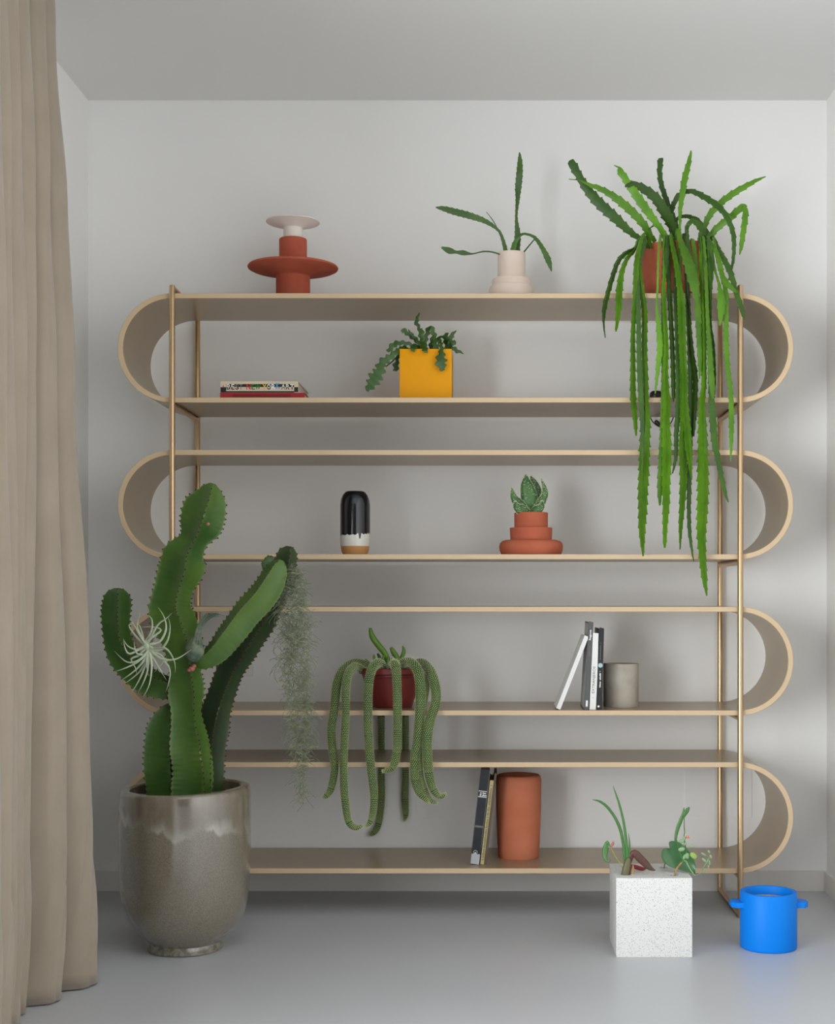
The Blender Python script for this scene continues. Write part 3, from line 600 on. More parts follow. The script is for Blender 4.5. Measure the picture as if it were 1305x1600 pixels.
FB = [
 ([(640,552,6,.05),(632,543,7,.03),(622,548,9,.0),(611,557,12,-.01),(598,567,16,-.015),(593,580,19,-.02),(586,591,23,-.02),(580,601,18,-.02),(573,611,6,-.02)],1),
 ([(655,549,6,.04),(641,538,7,.03),(624,536,9,.02),(614,540,11,.01),(606,550,6,.01)],1),
 ([(634,549,3,.06),(626,548,4,.06),(621,562,6,.05),(619,571,11,.05),(618,580,8,.05)],1),
 ([(650,550,3,.06),(630,544,3,.08),(618,560,2.5,.08),(604,572,2,.08)],0),
 ([(660,550,6,.07),(654,536,7,.07),(641,524,8,.06),(631,517,9,.06),(627,518,6,.06)],1),
 ([(662,550,6,.06),(653,534,7,.06),(644.5,524,6,.05),(638,515,1.5,.05)],1),
 ([(664,552,6,.08),(660,537,7,.08),(655,514,6,.08),(651,504,8,.08),(652,498,6,.08),(655.5,488.5,2,.08)],1),
 ([(666,549,8,.04),(661,535,9,.035),(658.5,522,11,.03),(658,513,8,.03)],1),
 ([(660,534,6,.03),(663,542,9,0),(665,548,11,-.012),(665,551,6,-.012)],1),
 ([(664,549,6,.06),(665,534,7,.06),(668,519,9,.06),(673,512,9,.05),(678,524,10,.05),(680,541,9,.04),(680,548,6,.04)],1),
 ([(684,550,4,.05),(686,529,4,.04),(689,536,6,.0),(690,548,9,-.015),(689,562,19,-.02),(690,571,17,-.02),(693,579,7,-.02)],1),
 ([(672,549,3,.07),(682,531,3.5,.07),(690,526,4,.06),(697,530,6,.05)],0),
 ([(697,551,6,.06),(698,541,8,.06),(697,529,12,.05),(697.6,520,7,.05)],1),
 ([(698,551,6,.05),(702,541,7,.05),(705,526,10,.05),(709,521,6,.05),(713,516,1.5,.05)],1),
 ([(692,551,6,.03),(700,542,9,.03),(707,537,11,.02),(711,532,5,.02)],1),
 ([(690,551,6,.04),(703,543,8,.03),(714,548,8,.03),(724.6,552.6,1.2,.03)],1),
 ([(656,549,7,.03),(650,540,9,.01),(646,545,11,-.01),(644,549,6,-.012)],1),
 ([(672,550,6,.1),(674,540,9,.1),(676,530,8,.1),(678,522,5,.1)],1),
]
for s, lobed in FB:
    k = MB(); ribstem(k, [tuple(P(a, b, y+d_))+(w_*q/2*(1.12 if lobed else 1),) for a, b, w_, d_ in s], 2, .1+random.uniform(-.3, .3), .019, .5 if lobed else .05, .14, step=.0022, wave=True); k.build('stem', G['fish'], t)
# small round device with its cable, behind the hanging stems
y = 4.25; q = mpx(y); x = (1025.5-VU)*q
t = thing('round_device', 'small round black device with a red rim and a loose cable, behind trailing stems', 'device', (x, y, T2))
k = MB(); k.lathe([(.019, 0), (.021, .002), (.021, .022), (.0195, .0225)], (x, y, T2), 32); k.build('base', M['ring_red'], t)
k = MB(); k.lathe([(.0205, .0226), (.021, .026), (.0195, .036), (.014, .0415), (.001, .0435)], (x, y, T2), 32); k.build('dome', M['black'], t)
k = MB(); pa = [P(1025,628,4.272), P(1018,628,4.33), (P(1015,628,4.42)+Vector((0,0,.0))), P(1014,636,4.4335), P(1016,651,4.4335), P(1022,661,4.4335), P(1034,668,4.4335), P(1046,664,4.4335), P(1053,650,4.4335), P(1054,634,4.4335), P(1054,620,4.4335)]
pa = [Vector((p.x, p.y, max(p.z, T2+.003) if p.y < 4.43 else p.z)) for p in pa]
pp = catmull([tuple(p) for p in pa], .006); k.tube(pp, [.0019]*len(pp), 6); k.build('cable', M['black'], t)
k = MB(); a = P(1024,657,4.4335); b = P(1033,667,4.4335); k.tube([a, a+(b-a)*.15, a+(b-a)*.85, b], [.004, .0062, .0062, .004], 10); k.build('plug', M['black'], t)
# ------------------------------------------------------------------ third level (inside the second loop)
y = 4.18; x = (555-VU)*mpx(y)
k = MB(); k.lathe([(.034, 0), (.036, .001), (.0405, .012), (.0432, .026), (.0446, .045), (.0446, .150), (.0425, .166), (.037, .1795), (.030, .188), (.0255, .1905), (.0245, .1890), (.024, .172), (.001, .170)], (x, y, T3), 64)
tag(k.build('dip_glazed_vase', M['dip'], loc=(x, y, T3)), 'capsule-shaped vase dipped in black glaze over white, with a bare tan foot', 'vase')
y = 4.2; q = mpx(y); x = (830-VU)*q
t = thing('potted_aloe', 'tiered terracotta pot with a small spiny upright aloe', 'potted plant', (x, y, T3))
k = MB(); k.lathe([(.086, 0), (.0895, .0015), (.0945, .014), (.096, .025), (.0935, .036), (.087, .0425), (.078, .0455), (.0635, .0465), (.0625, .048), (.0640, .080), (.0634, .0825), (.0520, .0835), (.0503, .085), (.0506, .1265), (.0498, .128), (.0455, .128), (.045, .119), (.001, .118)], (x, y, T3), 64); k.build('pot', M['terra'], t)
k = MB(); k.lathe([(.0448, .1185), (.001, .122)], (x, y, T3), 24); k.build('soil', M['soil'], t)
AL = [([(829,806,12,.01),(828.7,792,22,0),(826.5,775,25,-.004),(823,757,18,-.004),(822,741,1.5,-.002)],.45),
      ([(835,806,10,.02),(838,789,16,.02),(838.5,771,17,.02),(835,756,12,.02),(829.5,744,1.5,.02)],.45),
      ([(828,806,12,-.012),(812.7,789,15,-.014),(803.5,777.6,11,-.016),(800,761,1.5,-.016)],.6),
      ([(832,806,12,-.005),(844.6,787,13,-.01),(852,769,9,-.01),(846,748,1.5,-.008)],.6),
      ([(826,806,12,-.02),(818,799,17,-.028),(808,792,12,-.03),(805,783,1.5,-.03)],.6),
      ([(832,806,12,-.02),(838,799,16,-.028),(846,791,10,-.028),(847,782,1.5,-.026)],.6),
      ([(834,806,10,.03),(843,790,12,.034),(846,776,8,.034),(844,764,1.5,.034)],.5)]
for s, fl in AL:
    pts = catmull([tuple(P(a, b, y+d_))+(w_*q/2,) for a, b, w_, d_ in s], .0035); k = MB(); k.tube(pts, [p[3] for p in pts], 12, flat=fl); lf = k.build('leaf', G['aloe'], t)
    k = MB(); fr = frames(pts)
    for i, ((p, tt_, a, b), pt) in enumerate(zip(fr, pts)):
        if i < 3: continue
        for an in [random.uniform(-.15, .15), PI+random.uniform(-.15, .15)]+[random.uniform(.3, PI-.3) for _ in range(2)]:
            r = pt[3]; dr = a*math.cos(an)+b*math.sin(an)*fl; c0 = p+dr*r*.96; hh = .004 if abs(math.cos(an)) > .95 else .0016; rr = .0014
            e1 = tt_*rr; e2 = (a*-math.sin(an)+b*math.cos(an))*rr
            k.add([c0+e1, c0+e2, c0-e1, c0-e2, c0+dr.normalized()*hh], [(0,1,4),(1,2,4),(2,3,4),(3,0,4)])
    stuff(k.build('tubercles', G['white'], lf, smooth=0))
# ------------------------------------------------------------------ fourth level (inside the third loop)
y = 4.225; q = mpx(y); x = (613-VU)*q
t = thing('potted_rat_tail_cactus', 'maroon plastic pot with fuzzy rope-like rat tail cactus stems trailing below the shelf', 'potted plant', (x, y, T4))
k = MB(); k.lathe([(.058, 0), (.061, .003), (.0625, .008), (.076, .05), (.088, .088), (.090, .094), (.0915, .095), (.0915, .099), (.099, .101), (.101, .103), (.102, .117), (.100, .1195), (.095, .1195), (.092, .105), (.001, .103)], (x, y, T4), 64); k.build('pot', M['plastic'], t)
k = MB(); k.lathe([(.0915, .1045), (.05, .111), (.001, .114)], (x, y, T4), 32); k.build('soil', M['soil'], t)
RT = [
 ([(590,1046,12,4.23),(570,1038,13,4.22),(551,1037,13,4.18),(534.6,1050,14,4.13),(526,1073,14,4.09),(523,1104,13.5,4.068),(518,1140,13,4.068),(520,1175,12.5,4.068),(523,1201,12,4.068),(518,1230,11,4.068),(511,1242,9,4.068),(505,1247,4,4.066)],'rat'),
 ([(575,1052,10,4.2),(556,1042,12,4.16),(544,1054,12.5,4.09),(540.5,1078,12.5,4.055),(540.5,1116,12,4.045),(538,1159,12,4.045),(537,1199,12,4.045),(539,1247,12,4.045),(545,1283,11,4.045),(556,1293,9,4.045),(567,1289.5,3,4.045)],'rat'),
 ([(603,1048,11,4.16),(593,1036,13,4.13),(582,1044,13.5,4.085),(576,1069,14,4.064),(575,1116,13.5,4.06),(576,1152,13,4.06),(579.7,1199,13,4.06),(584.5,1247,11.5,4.06),(580,1281,9,4.06),(571,1292,4,4.06)],'rat'),
 ([(612,1050,11,4.16),(615,1037,13,4.13),(619,1046,13.5,4.08),(621,1092,13,4.062),(621,1140,13,4.06),(620,1175,12.5,4.06),(613,1199,11,4.06),(597.5,1205,4,4.06)],'rat'),
 ([(622,1050,11,4.18),(630,1036,13,4.15),(644,1036,14,4.10),(654.5,1054,15,4.07),(657,1092,15,4.06),(654.5,1140,15,4.06),(648.5,1187,14,4.06),(648.5,1218,13,4.06),(655.7,1239,11,4.06),(670,1254,4,4.06)],'rat'),
 ([(640,1050,11,4.22),(655.7,1036,14,4.19),(670,1045,15,4.13),(679.4,1069,15.5,4.08),(681,1097,15,4.062),(672,1126,15,4.055),(667.5,1159,15,4.05),(670,1206,14,4.05),(677,1233,12,4.05),(688,1244,9,4.05),(697,1240,4,4.05)],'rat'),
 ([(596,1052,10,4.27),(596,1040,11,4.33),(596,1052,11,4.41),(596,1080,10,4.443),(596,1121,10,4.4435),(596,1202,10,4.4435),(596,1247,11,4.442),(592,1285,10,4.44),(585,1300,9,4.44),(577,1303.7,4,4.44)],'ratdark'),
 ([(632,1052,10,4.27),(634,1040,11,4.33),(634,1052,11,4.41),(634,1080,10,4.443),(634,1121,10,4.4435),(634,1202,10,4.4435),(633,1247,11,4.442),(634,1272,9,4.44),(632,1283,2,4.44)],'ratdark'),
 ([(650,1052,9,4.24),(664,1044,10,4.20),(668,1060,10,4.12),(662,1100,10,4.074),(655,1140,10,4.07),(656,1204,10,4.072),(663,1232,9,4.07),(672,1250,8,4.07),(684,1254,4,4.07)],'ratdark'),
]
for s, g in RT:
    pts = catmull([tuple(P(a, b, d_))+(w_*d_/F/2,) for a, b, w_, d_ in s], .0046); k = MB(); k.tube(pts, [max(p[3], .0012) for p in pts], 14); st = k.build('stem', G[g], t, smooth=180)
    fr = frames(pts); kd = MB(); kf = MB(); rows = 14
    for i, ((p, tt_, a, b), pt) in enumerate(zip(fr, pts)):
        for j in range(rows):
            an = 2*PI*(j+(.5 if i % 2 else 0))/rows; r = pt[3]; dr = a*math.cos(an)+b*math.sin(an); c0 = p+dr*r; rr = .0014
            e1 = tt_*rr; e2 = (b*math.cos(an)-a*math.sin(an))*rr
            kd.add([c0+e1, c0+e2, c0-e1, c0-e2, c0+dr*.0013], [(0,1,4),(1,2,4),(2,3,4),(3,0,4)])
            if i > 2:
                for _ in range(2):
                    v_ = (dr+Vector((random.gauss(0,.5), random.gauss(0,.5), random.gauss(0,.5)))).normalized()*random.uniform(.0035, .0085); sd = tt_.cross(v_).normalized()*.0003
                    kf.add([c0-sd, c0+sd, c0+v_], [(0,1,2)])
    stuff(kd.build('areoles', G['areole'], st, smooth=0)); stuff(kf.build('spines', G['fuzz'], st, smooth=0))
for s, g in [([(612,1052,8,.0),(603,1024,9,0),(592,1009,9.5,0),(582,995,9,0),(578.5,981,4,0)],'sprout'),([(624,1052,8,.0),(622,1031,8,0),(615,1019,8.5,0),(610.6,1011.5,4,0)],'sprout'),([(626,1052,6,.02),(627,1031,6.5,.02),(631,1019,6,.02),(629.6,1009,2,.02)],'sprout'),
             ([(598,1052,5,-.02),(598,1035,6,-.02),(600,1024,3,-.02)],'sprout'),([(606,1052,5,-.03),(606,1034,6,-.03),(607,1026,3,-.03)],'sprout'),([(590,1052,5,0),(586,1034,6,0),(584,1023,3,0)],'sprout'),([(582,1048,4,0),(576,1036,5,0),(571,1030,2.5,0)],'sprout'),([(634,1052,5,.0),(638,1034,6,0),(642,1027,3,0)],'sprout'),([(600,1050,5,.03),(594,1030,6,.03),(590,1021,3,.03)],'sprout'),([(616,1050,5,-.02),(612,1034,5,-.03),(613,1027,2.5,-.03)],'tip')]:
    pts = catmull([tuple(P(a, b, y+d_))+(w_*q/2,) for a, b, w_, d_ in s], .004); k = MB(); k.tube(pts, [p[3] for p in pts], 10); k.build('young_shoot', G[g], t, smooth=180)
# upright books
yb = 4.11; qb = mpx(yb)
B_white = cm('white_book_cloth', (232, 231, 228)); B_grey = cm('grey_book_cloth', (84, 86, 86)); B_black = cm('black_book_cloth', (22, 23, 25), .4)
B_lt = cm('light_grey_cover', (176, 176, 172))
GB = 'upright books on the third loop'
def upright(label, ub, ut, vb, vt, T_px, D, cov, group, ytop=yb):
    a = P(ub, vb, ytop); b = P(ut, vt, ytop); L_ = (b-a).length; lean = math.atan2(b.x-a.x, b.z-a.z)
    T_ = T_px*ytop/F
    # left lower corner a; when leaning to the right the right corner is lowest
    zb = T4 if vb < 1200 else T5
    return book(label, T_, D, L_, (a.x, ytop, zb+(T_*math.sin(lean) if lean > 0 else 0)+.0002), lean, cov, group), L_, T_
t, L_, T_ = upright('thin plain white book leaning steeply against the grey book', 869.5, 914, 1109, 995, 6.6, .15, B_white, GB)
t, L_, T_ = upright('tall dark grey book with white lettering, between leaning and white books', 912.8, 920.2, 1109.5, 973, 7.3, .16, B_grey, GB)
lettering(t, 'lagos', .0305, .0075, T_*.5, L_*.855, PI/2, M['white'], bold=.03)
marks(t, .033, .003, T_*.5, L_*.665, PI/2, MC['s'])
patch(t, T_*.3, L_*.035, T_*.72, L_*.105, M['white'], 'label')
k = MB(); k.add([(-.0003, .004, .004), (-.0003, .155, .004), (-.0003, .155, L_-.004), (-.0003, .004, L_-.004)], [(0, 1, 2, 3)]); o = k.build('cover_print', B_lt, None, smooth=0); o.parent = t
t, L_, T_ = upright('white book with grey capitals along its spine, upright beside the black book', 921.3, 926.8, 1110, 990.5, 9.9, .14, B_white, GB)
lettering(t, 'EXTRANJEROS', .0785, .0095, T_*.5, L_*.39, PI/2, M['ink_grey'])
marks(t, .005, .004, T_*.5, L_*.155, PI/2, cm('pale_grey_ink', (190, 188, 184)))
t, L_, T_ = upright('black book with small white spine print beside the concrete cylinder', 932.2, 935.6, 1108.5, 981.5, 8.6, .15, B_black, GB)
marks(t, .052, .003, T_*.42, L_*.72, PI/2, MC['s'])
marks(t, .041, .0046, T_*.5, L_*.36, PI/2, M['white'], .2)
def disc(parent, cx, cz, r, m, name='emblem', yo=-.0004):
    k = MB(); k.add([(cx, yo, cz)]+[(cx+r*math.cos(2*PI*j/20), yo, cz+r*math.sin(2*PI*j/20)) for j in range(20)], [(0, j+1, (j+1) % 20+1) for j in range(20)]); o = k.build(name, m, None, smooth=0); o.parent = parent
disc(t, T_*.5, L_*.545, T_*.42, cm('pale_blue_print', (168, 200, 206))); disc(t, T_*.45, L_*.47, T_*.16, MC['s']); disc(t, T_*.35, L_*.04, T_*.2, M['white'])
y = 4.236; x = (970.5-VU)*mpx(y)
k = MB(); k.lathe([(.0515, 0), (.053, .002), (.0532, .128), (.052, .1305), (.046, .1305), (.0455, .115), (.001, .114)], (x, y, T4), 64)
tag(k.build('concrete_pot', M['concrete'], loc=(x, y, T4)), 'small empty grey concrete cylinder pot beside the upright black book', 'pot')
# ------------------------------------------------------------------ bottom level (inside the lowest loop)
y = 4.274; x = (810.5-VU)*mpx(y)
k = MB(); k.lathe([(.060, 0), (.0627, .003), (.065, .05), (.0688, .15), (.0695, .236), (.067, .2475), (.062, .2515), (.047, .2515), (.0435, .249), (.042, .235), (.042, .03), (.001, .028)], (x, y, T5), 64)
tag(k.build('terracotta_cylinder', M['terra_tall'], loc=(x, y, T5)), 'tall orange terracotta cylinder vase standing beside leaning books', 'vase')
B_navy = cm('navy_black_book_cloth', (30, 34, 40), .3); B_gold = cm('straw_book_cloth', (186, 172, 128), .6); B_umber = cm('umber_cover', (92, 74, 54), .5)
GB2 = 'books leaning on the terracotta cylinder'
yb2 = 4.148
t, L_, T_ = upright('thick navy black book leaning right, with a pale grey foot band', 735.3, 752, 1351, 1203.5, 13.4, .18, B_navy, GB2, yb2)
L7 = lambda Y: L_*(1-(Y-75)/(1560-75))
patch(t, 0, 0, T_, L7(1400), cm('silver_print', (176, 178, 182)), 'foot_band')
for a, b in ((408, 422), (495, 512), (955, 985)): patch(t, 0, L7(b), T_, L7(a), MC['s'] if a > 900 else cm('light_print', (200, 204, 208)), 'rule')
marks(t, T_*.72, .0048, T_*.55, L7(442), 0, M['white'], .18); marks(t, T_*.86, .0048, T_*.52, L7(475), 0, M['white'], .18)
disc(t, T_*.42, L7(1375), T_*.24, M['white']); disc(t, T_*.42, L7(1375), T_*.2, B_navy, 'emblem', -.0006); disc(t, T_*.42, L7(1385), T_*.09, M['white'], 'emblem', -.0008)
t, L_, T_ = upright('slim straw-coloured book with lettered spine, leaning on the thick navy one', 750.6, 766, 1350, 1219, 5.6, .165, B_gold, GB2, yb2+.001)
marks(t, L_*.9, T_*.6, T_*.5, L_*.5, PI/2, cm('olive_print', (112, 100, 66)), .35)
t, L_, T_ = upright('slim dark brown book, hindmost of the leaning ones, touching the terracotta cylinder', 756.8, 773, 1349, 1207, 3.6, .15, B_umber, GB2, yb2+.004)
# ------------------------------------------------------------------ big cactus
yc = 3.73; q = mpx(yc); x = (289.6-VU)*q
t = thing('potted_candelabra_cactus', 'tall green candelabra cactus in a big speckled stoneware pot on the floor', 'potted plant', (x, yc, 0))
k = MB(); k.lathe([(.094, 0), (.100, .002), (.101, .012), (.098, .022), (.102, .028), (.122, .045), (.140, .066), (.154, .092), (.163, .12), (.169, .16), (.1725, .23), (.1735, .32), (.1735, .40), (.1725, .422), (.170, .429), (.164, .4315), (.150, .4315), (.1455, .428), (.144, .37), (.001, .368)], (x, yc, 0), 96)
for i, v_ in enumerate(k.v):      # hand thrown: slightly uneven
    a = math.atan2(v_.y-yc, v_.x-x); f_ = 1+.006*math.sin(2*a+.5+v_.z*9)+.004*math.sin(5*a-v_.z*14); v_.x = x+(v_.x-x)*f_; v_.y = yc+(v_.y-yc)*f_; 
    if v_.z > .3: v_.z += .0035*math.sin(a+1.3)
k.build('pot', M['potglaze'], t, smooth=50)
k = MB(); k.lathe([(.1435, .371), (.08, .378), (.001, .380)], (x, yc, 0), 32); k.build('soil', M['soil'], t)
def C1(pts, dy): return [tuple(P(130+a/2.8575, 700+b/2.857, yc+dy+(e[0] if e else 0)))+(w_/2.857*q/2,) for a, b, w_, *e in pts]
def TW(pts, a0, a1): return [p+(a0+(a1-a0)*i/(len(pts)-1),) for i, p in enumerate(pts)]
EU = [
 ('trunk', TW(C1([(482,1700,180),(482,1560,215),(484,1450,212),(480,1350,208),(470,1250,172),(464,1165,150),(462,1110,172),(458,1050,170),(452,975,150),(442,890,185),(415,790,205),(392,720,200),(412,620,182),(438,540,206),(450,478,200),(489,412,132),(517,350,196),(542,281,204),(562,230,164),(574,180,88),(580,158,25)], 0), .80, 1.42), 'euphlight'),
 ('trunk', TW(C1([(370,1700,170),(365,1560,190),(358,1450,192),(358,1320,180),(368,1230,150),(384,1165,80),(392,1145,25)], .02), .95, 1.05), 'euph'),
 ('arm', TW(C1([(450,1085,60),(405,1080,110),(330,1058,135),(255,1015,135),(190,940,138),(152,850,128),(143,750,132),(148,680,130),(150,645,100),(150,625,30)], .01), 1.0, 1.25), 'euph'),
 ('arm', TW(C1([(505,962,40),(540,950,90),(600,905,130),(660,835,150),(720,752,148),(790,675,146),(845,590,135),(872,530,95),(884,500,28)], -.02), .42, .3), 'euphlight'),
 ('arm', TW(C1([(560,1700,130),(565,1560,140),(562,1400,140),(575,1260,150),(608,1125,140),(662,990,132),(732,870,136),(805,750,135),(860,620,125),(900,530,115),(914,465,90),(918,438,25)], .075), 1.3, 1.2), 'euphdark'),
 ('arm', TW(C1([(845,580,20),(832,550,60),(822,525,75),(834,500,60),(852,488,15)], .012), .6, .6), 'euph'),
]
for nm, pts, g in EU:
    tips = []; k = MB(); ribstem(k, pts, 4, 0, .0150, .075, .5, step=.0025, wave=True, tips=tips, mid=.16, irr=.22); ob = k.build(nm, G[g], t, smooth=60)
    k = MB()
    for tip, d_, r in tips:
        rr = .0026
        for s_ in (1,):
            u_ = Vector((0, 0, 1)).cross(d_); u_ = u_.normalized() if u_.length > .01 else Vector((1, 0, 0)); w_ = d_.cross(u_)
            k.add([tip+u_*rr, tip+w_*rr, tip-u_*rr, tip-w_*rr, tip+d_*rr*1.1, tip-d_*rr], [(0,1,4),(1,2,4),(2,3,4),(3,0,4),(1,0,5),(2,1,5),(3,2,5),(0,3,5)])
    stuff(k.build('areoles', G['spine'], ob, smooth=0))
for a, b, r in ((300, 1045, 5), (296, 1047, 4), (303, 1041, 4), (325, 819, 3.2)):
    c_ = P(a, b, yc-.045); k = MB(); k.lathe([(r*q*.3, -r*q*.8), (r*q*.9, -r*q*.3), (r*q, 0), (r*q*.8, r*q*.6), (r*q*.2, r*q*.85)], c_, 10); k.build('bud', G['bud'], t, smooth=180)
# air plants
def curl(mb, pts, r0, flat=.45, n=6):
    q_ = catmull(pts, .008); m = len(q_); mb.tube(q_, [max(r0*(1-(i/(m-1))**1.6), .0003)*(1 if i > 1 else .8) for i in range(m)], n, flat=flat)
ya = 3.635; qa = mpx(ya); c_ = P(229, 1009, ya)
t = thing('air_plant', 'spidery silver-green air plant resting in the fork of the left cactus arm', 'air plant', c_)
AP = [[(490,800),(420,690),(335,540)],[(490,800),(400,840),(310,805),(265,735)],[(480,800),(330,880),(280,815),(270,740)],[(500,850),(420,940),(300,960),(180,855)],[(500,860),(400,960),(280,1020),(175,1055)],[(500,880),(420,1000),(330,1080),(230,1145)],[(500,880),(440,1030),(360,1110),(270,1175)],[(510,880),(460,1040),(400,1170),(325,1285)],[(510,880),(500,1040),(450,1180),(400,1265)],[(520,870),(540,1000),(520,1170),(460,1300)],[(530,870),(590,980),(650,1060),(710,1095)],[(530,880),(600,1000),(650,1080),(685,1135)],[(540,860),(680,970),(720,1080),(680,1250)],[(540,860),(640,930),(780,930),(925,840)],[(550,830),(680,830),(760,950),(770,1060)],[(510,800),(600,850),(690,760),(720,620),(700,520)],[(510,790),(620,760),(680,640),(660,520),(605,430)],[(500,780),(600,600),(680,540),(735,485)],[(490,770),(560,710),(630,650),(560,620),(440,620)],[(490,760),(530,720),(560,670),(500,660)],[(480,770),(540,650),(540,540),(480,495)],[(470,770),(400,620),(420,520),(440,440)],[(470,790),(440,650),(400,570)],[(540,850),(640,900),(650,960),(565,1060)],[(480,800),(380,700),(320,600),(400,570)],[(510,880),(400,880),(370,780),(370,740)],[(500,870),(490,960),(500,1060),(515,1100)],[(470,840),(410,900),(340,930),(380,1010),(400,1090)]]
for i, l in enumerate(AP):
    n = len(l); pts = [P(229, 1010, ya+.004)]; ext = random.uniform(-.035, .012)
    for j, (a, b) in enumerate(l[0 if j_ else 0:] if (j_ := 0) else l):
        f_ = j/(n-1); pts.append(P(150+a/6.214, 880+b/6.214, ya-.004+ext*math.sin(f_*2.2)))
    k = MB(); curl(k, [tuple(p) for p in pts], .0040); k.build('leaf', G['air'], t, smooth=180)
k = MB(); k.lathe([(.002, -.012), (.008, -.008), (.010, 0), (.007, .007), (.002, .010)], c_, 12); k.build('crown', G['air'], t, smooth=180)
ya = 3.665; c_ = P(304, 1019, ya); 
t = thing('bulbous_air_plant', 'small grey bulbous air plant with a dark tuft, wedged beside the middle cactus trunk', 'air plant', c_)
pts = catmull([tuple(P(303,1034,ya))+(.008,), tuple(P(303,1026,ya))+(.021,), tuple(P(304,1016,ya))+(.026,), tuple(P(306,1004,ya))+(.019,), tuple(P(309,992,ya))+(.011,), tuple(P(312,982,ya))+(.007,)], .004)
k = MB(); k.tube(pts, [p[3] for p in pts], 14); k.build('bulb', G['air2'], t, smooth=180)
for i in range(14):
    o0 = random.uniform(-4, 4); e_ = random.uniform(-8, 8); pts = [P(305+o0*1.8, 1008, ya-.02*abs(math.cos(i))), P(309+o0, 990, ya-.012), P(315+o0*.7+i*.3, 972+e_*.4, ya-.01+.001*i), P(322+i*1.2, 961+e_*.5, ya-.01), P(330+i*1.9, 959+abs(e_)*.4+i*.25, ya-.015)]
    k = MB(); curl(k, [tuple(p) for p in pts], .0034); k.build('leaf', G['air2'], t, smooth=180)
# spanish moss on the tip of the rear arm
ym = 3.765; qm = mpx(ym)
k = MB(); prof = [(885, 458, 7), (900, 459, 14), (925, 460, 25), (960, 459, 27), (1000, 459, 26), (1030, 460, 24), (1060, 463, 20), (1090, 464, 17), (1120, 466, 15), (1150, 467, 13), (1180, 469, 10), (1205, 470, 7), (1230, 471, 4), (1256, 471, 2)]
def mp_at(v):
    for (v0, u0, r0), (v1, u1, r1) in zip(prof, prof[1:]):
        if v0 <= v <= v1: f_ = (v-v0)/(v1-v0); return u0+(u1-u0)*f_, r0+(r1-r0)*f_
    return prof[-1][1:]
def strand(pts, r):
    pts = catmull([tuple(p) for p in pts], .003); k.tube(pts, [r]*len(pts), 3)
for i in range(20):
    vend = random.choice((960, 1010, 1040, 1070, 1100, 1130, 1165, 1200, 1235, 1257)); v = random.uniform(883, 900); cu, cr = mp_at(885)
    ou, oy = random.uniform(-.9, .9), random.uniform(-.9, .9); hd = random.uniform(0, 6.3); rope = []
    while v < vend:
        cu, cr = mp_at(max(885, v)); ou += random.gauss(0, .11); ou = max(-.95, min(.95, ou)); oy = max(-.9, min(.9, oy+random.gauss(0, .11)))
        rope.append((cu+ou*cr+random.gauss(0, .7), v, oy*cr*.65)); v += random.uniform(3, 6)
    strand([P(a, b, ym+c__*qm) for a, b, c__ in rope], .0006)
    for a, b, c__ in rope:
        for _ in range(1 if random.random() < .6 else 2):
            hd = random.uniform(0, 6.3); turn = random.gauss(0, .35); x_, y_, z_ = a, b, c__; pp = [P(x_, y_, ym+z_*qm)]; dv = random.uniform(-1.2, 2.2)
            for j in range(random.randint(5, 11)):
                hd += turn+random.gauss(0, .35); x_ += math.cos(hd)*2.3; z_ += math.sin(hd)*1.7; y_ += dv+.22*j*random.random(); pp.append(P(x_, y_, ym+z_*qm))
            strand(pp, .0007)
o = stuff(k.build('spanish_moss', G['moss'], loc=tuple(P(459, 886, ym)), smooth=0)); tag(o, 'long grey-green beard of spanish moss hanging from the rear cactus arm', 'moss')
# ------------------------------------------------------------------ terrazzo planter and its cuttings
y0 = 3.633; q = mpx(y0); x0, x1 = (963-VU)*q, (1082-VU)*q; zt = H-(1372-VV)*q; dp = x1-x0
HO = []   # openings: (x, y, r)
for u, v, r in ((978, 1366, .0135), (1052, 1367, .0155), (1037, 1355.5, .012)):
    yy = F*(H-zt)/(v-VV); HO.append(((u-VU)*yy/F, yy, r))
def planter():
    bm = bmesh.new(); bmesh.ops.create_cube(bm, size=1)
    for v_ in bm.verts: v_.co = Vector((x0+(v_.co.x+.5)*dp, y0+(v_.co.y+.5)*dp, (v_.co.z+.5)*zt))
    bmesh.ops.bevel(bm, geom=bm.edges[:], offset=.0018, segments=2, affect='EDGES', profile=.6)
    me = bpy.data.meshes.new('planter'); bm.to_mesh(me); bm.free(); o = bpy.data.objects.new('planter_block', me); COL.objects.link(o)
    cut = []
    for hx, hy, r in HO:
        c_ = MB(); c_.lathe([(r, -.12), (r, .05)], (hx, hy, zt), 24); co = c_.build('cutter', M['terrazzo'], smooth=0); cut.append(co)
        md = o.modifiers.new('hole', 'BOOLEAN'); md.operation = 'DIFFERENCE'; md.object = co; md.solver = 'EXACT'
    bpy.context.view_layer.update(); dg = bpy.context.evaluated_depsgraph_get(); m2 = bpy.data.meshes.new_from_object(o.evaluated_get(dg)); o.modifiers.clear(); o.data = m2
    for co in cut: bpy.data.objects.remove(co)
    m2.materials.clear(); m2.materials.append(M['terrazzo'])
    base = Vector((x0+dp/2, y0+dp/2, 0)); m2.transform(Matrix.Translation(-base)); o.location = base; o.name = 'terrazzo_planter'
    m2.polygons.foreach_set('use_smooth', [True]*len(m2.polygons)); m2.set_sharp_from_angle(angle=math.radians(30))
    tag(o, 'white speckled terrazzo cube planter on the floor with plant cuttings in its top', 'planter')
planter()
def leaf(mb, pts, flat=.12, n=8):
    q_ = catmull(pts, .004); mb.tube(q_, [max(p[3], .0003) for p in q_], n, flat=flat)
def L_pts(l, yy, dy=None): return [tuple(P(a, b, yy+(e[0] if e else 0)))+(w_*yy/F/2,) for a, b, w_, *e in l]
hy = HO[0][1]
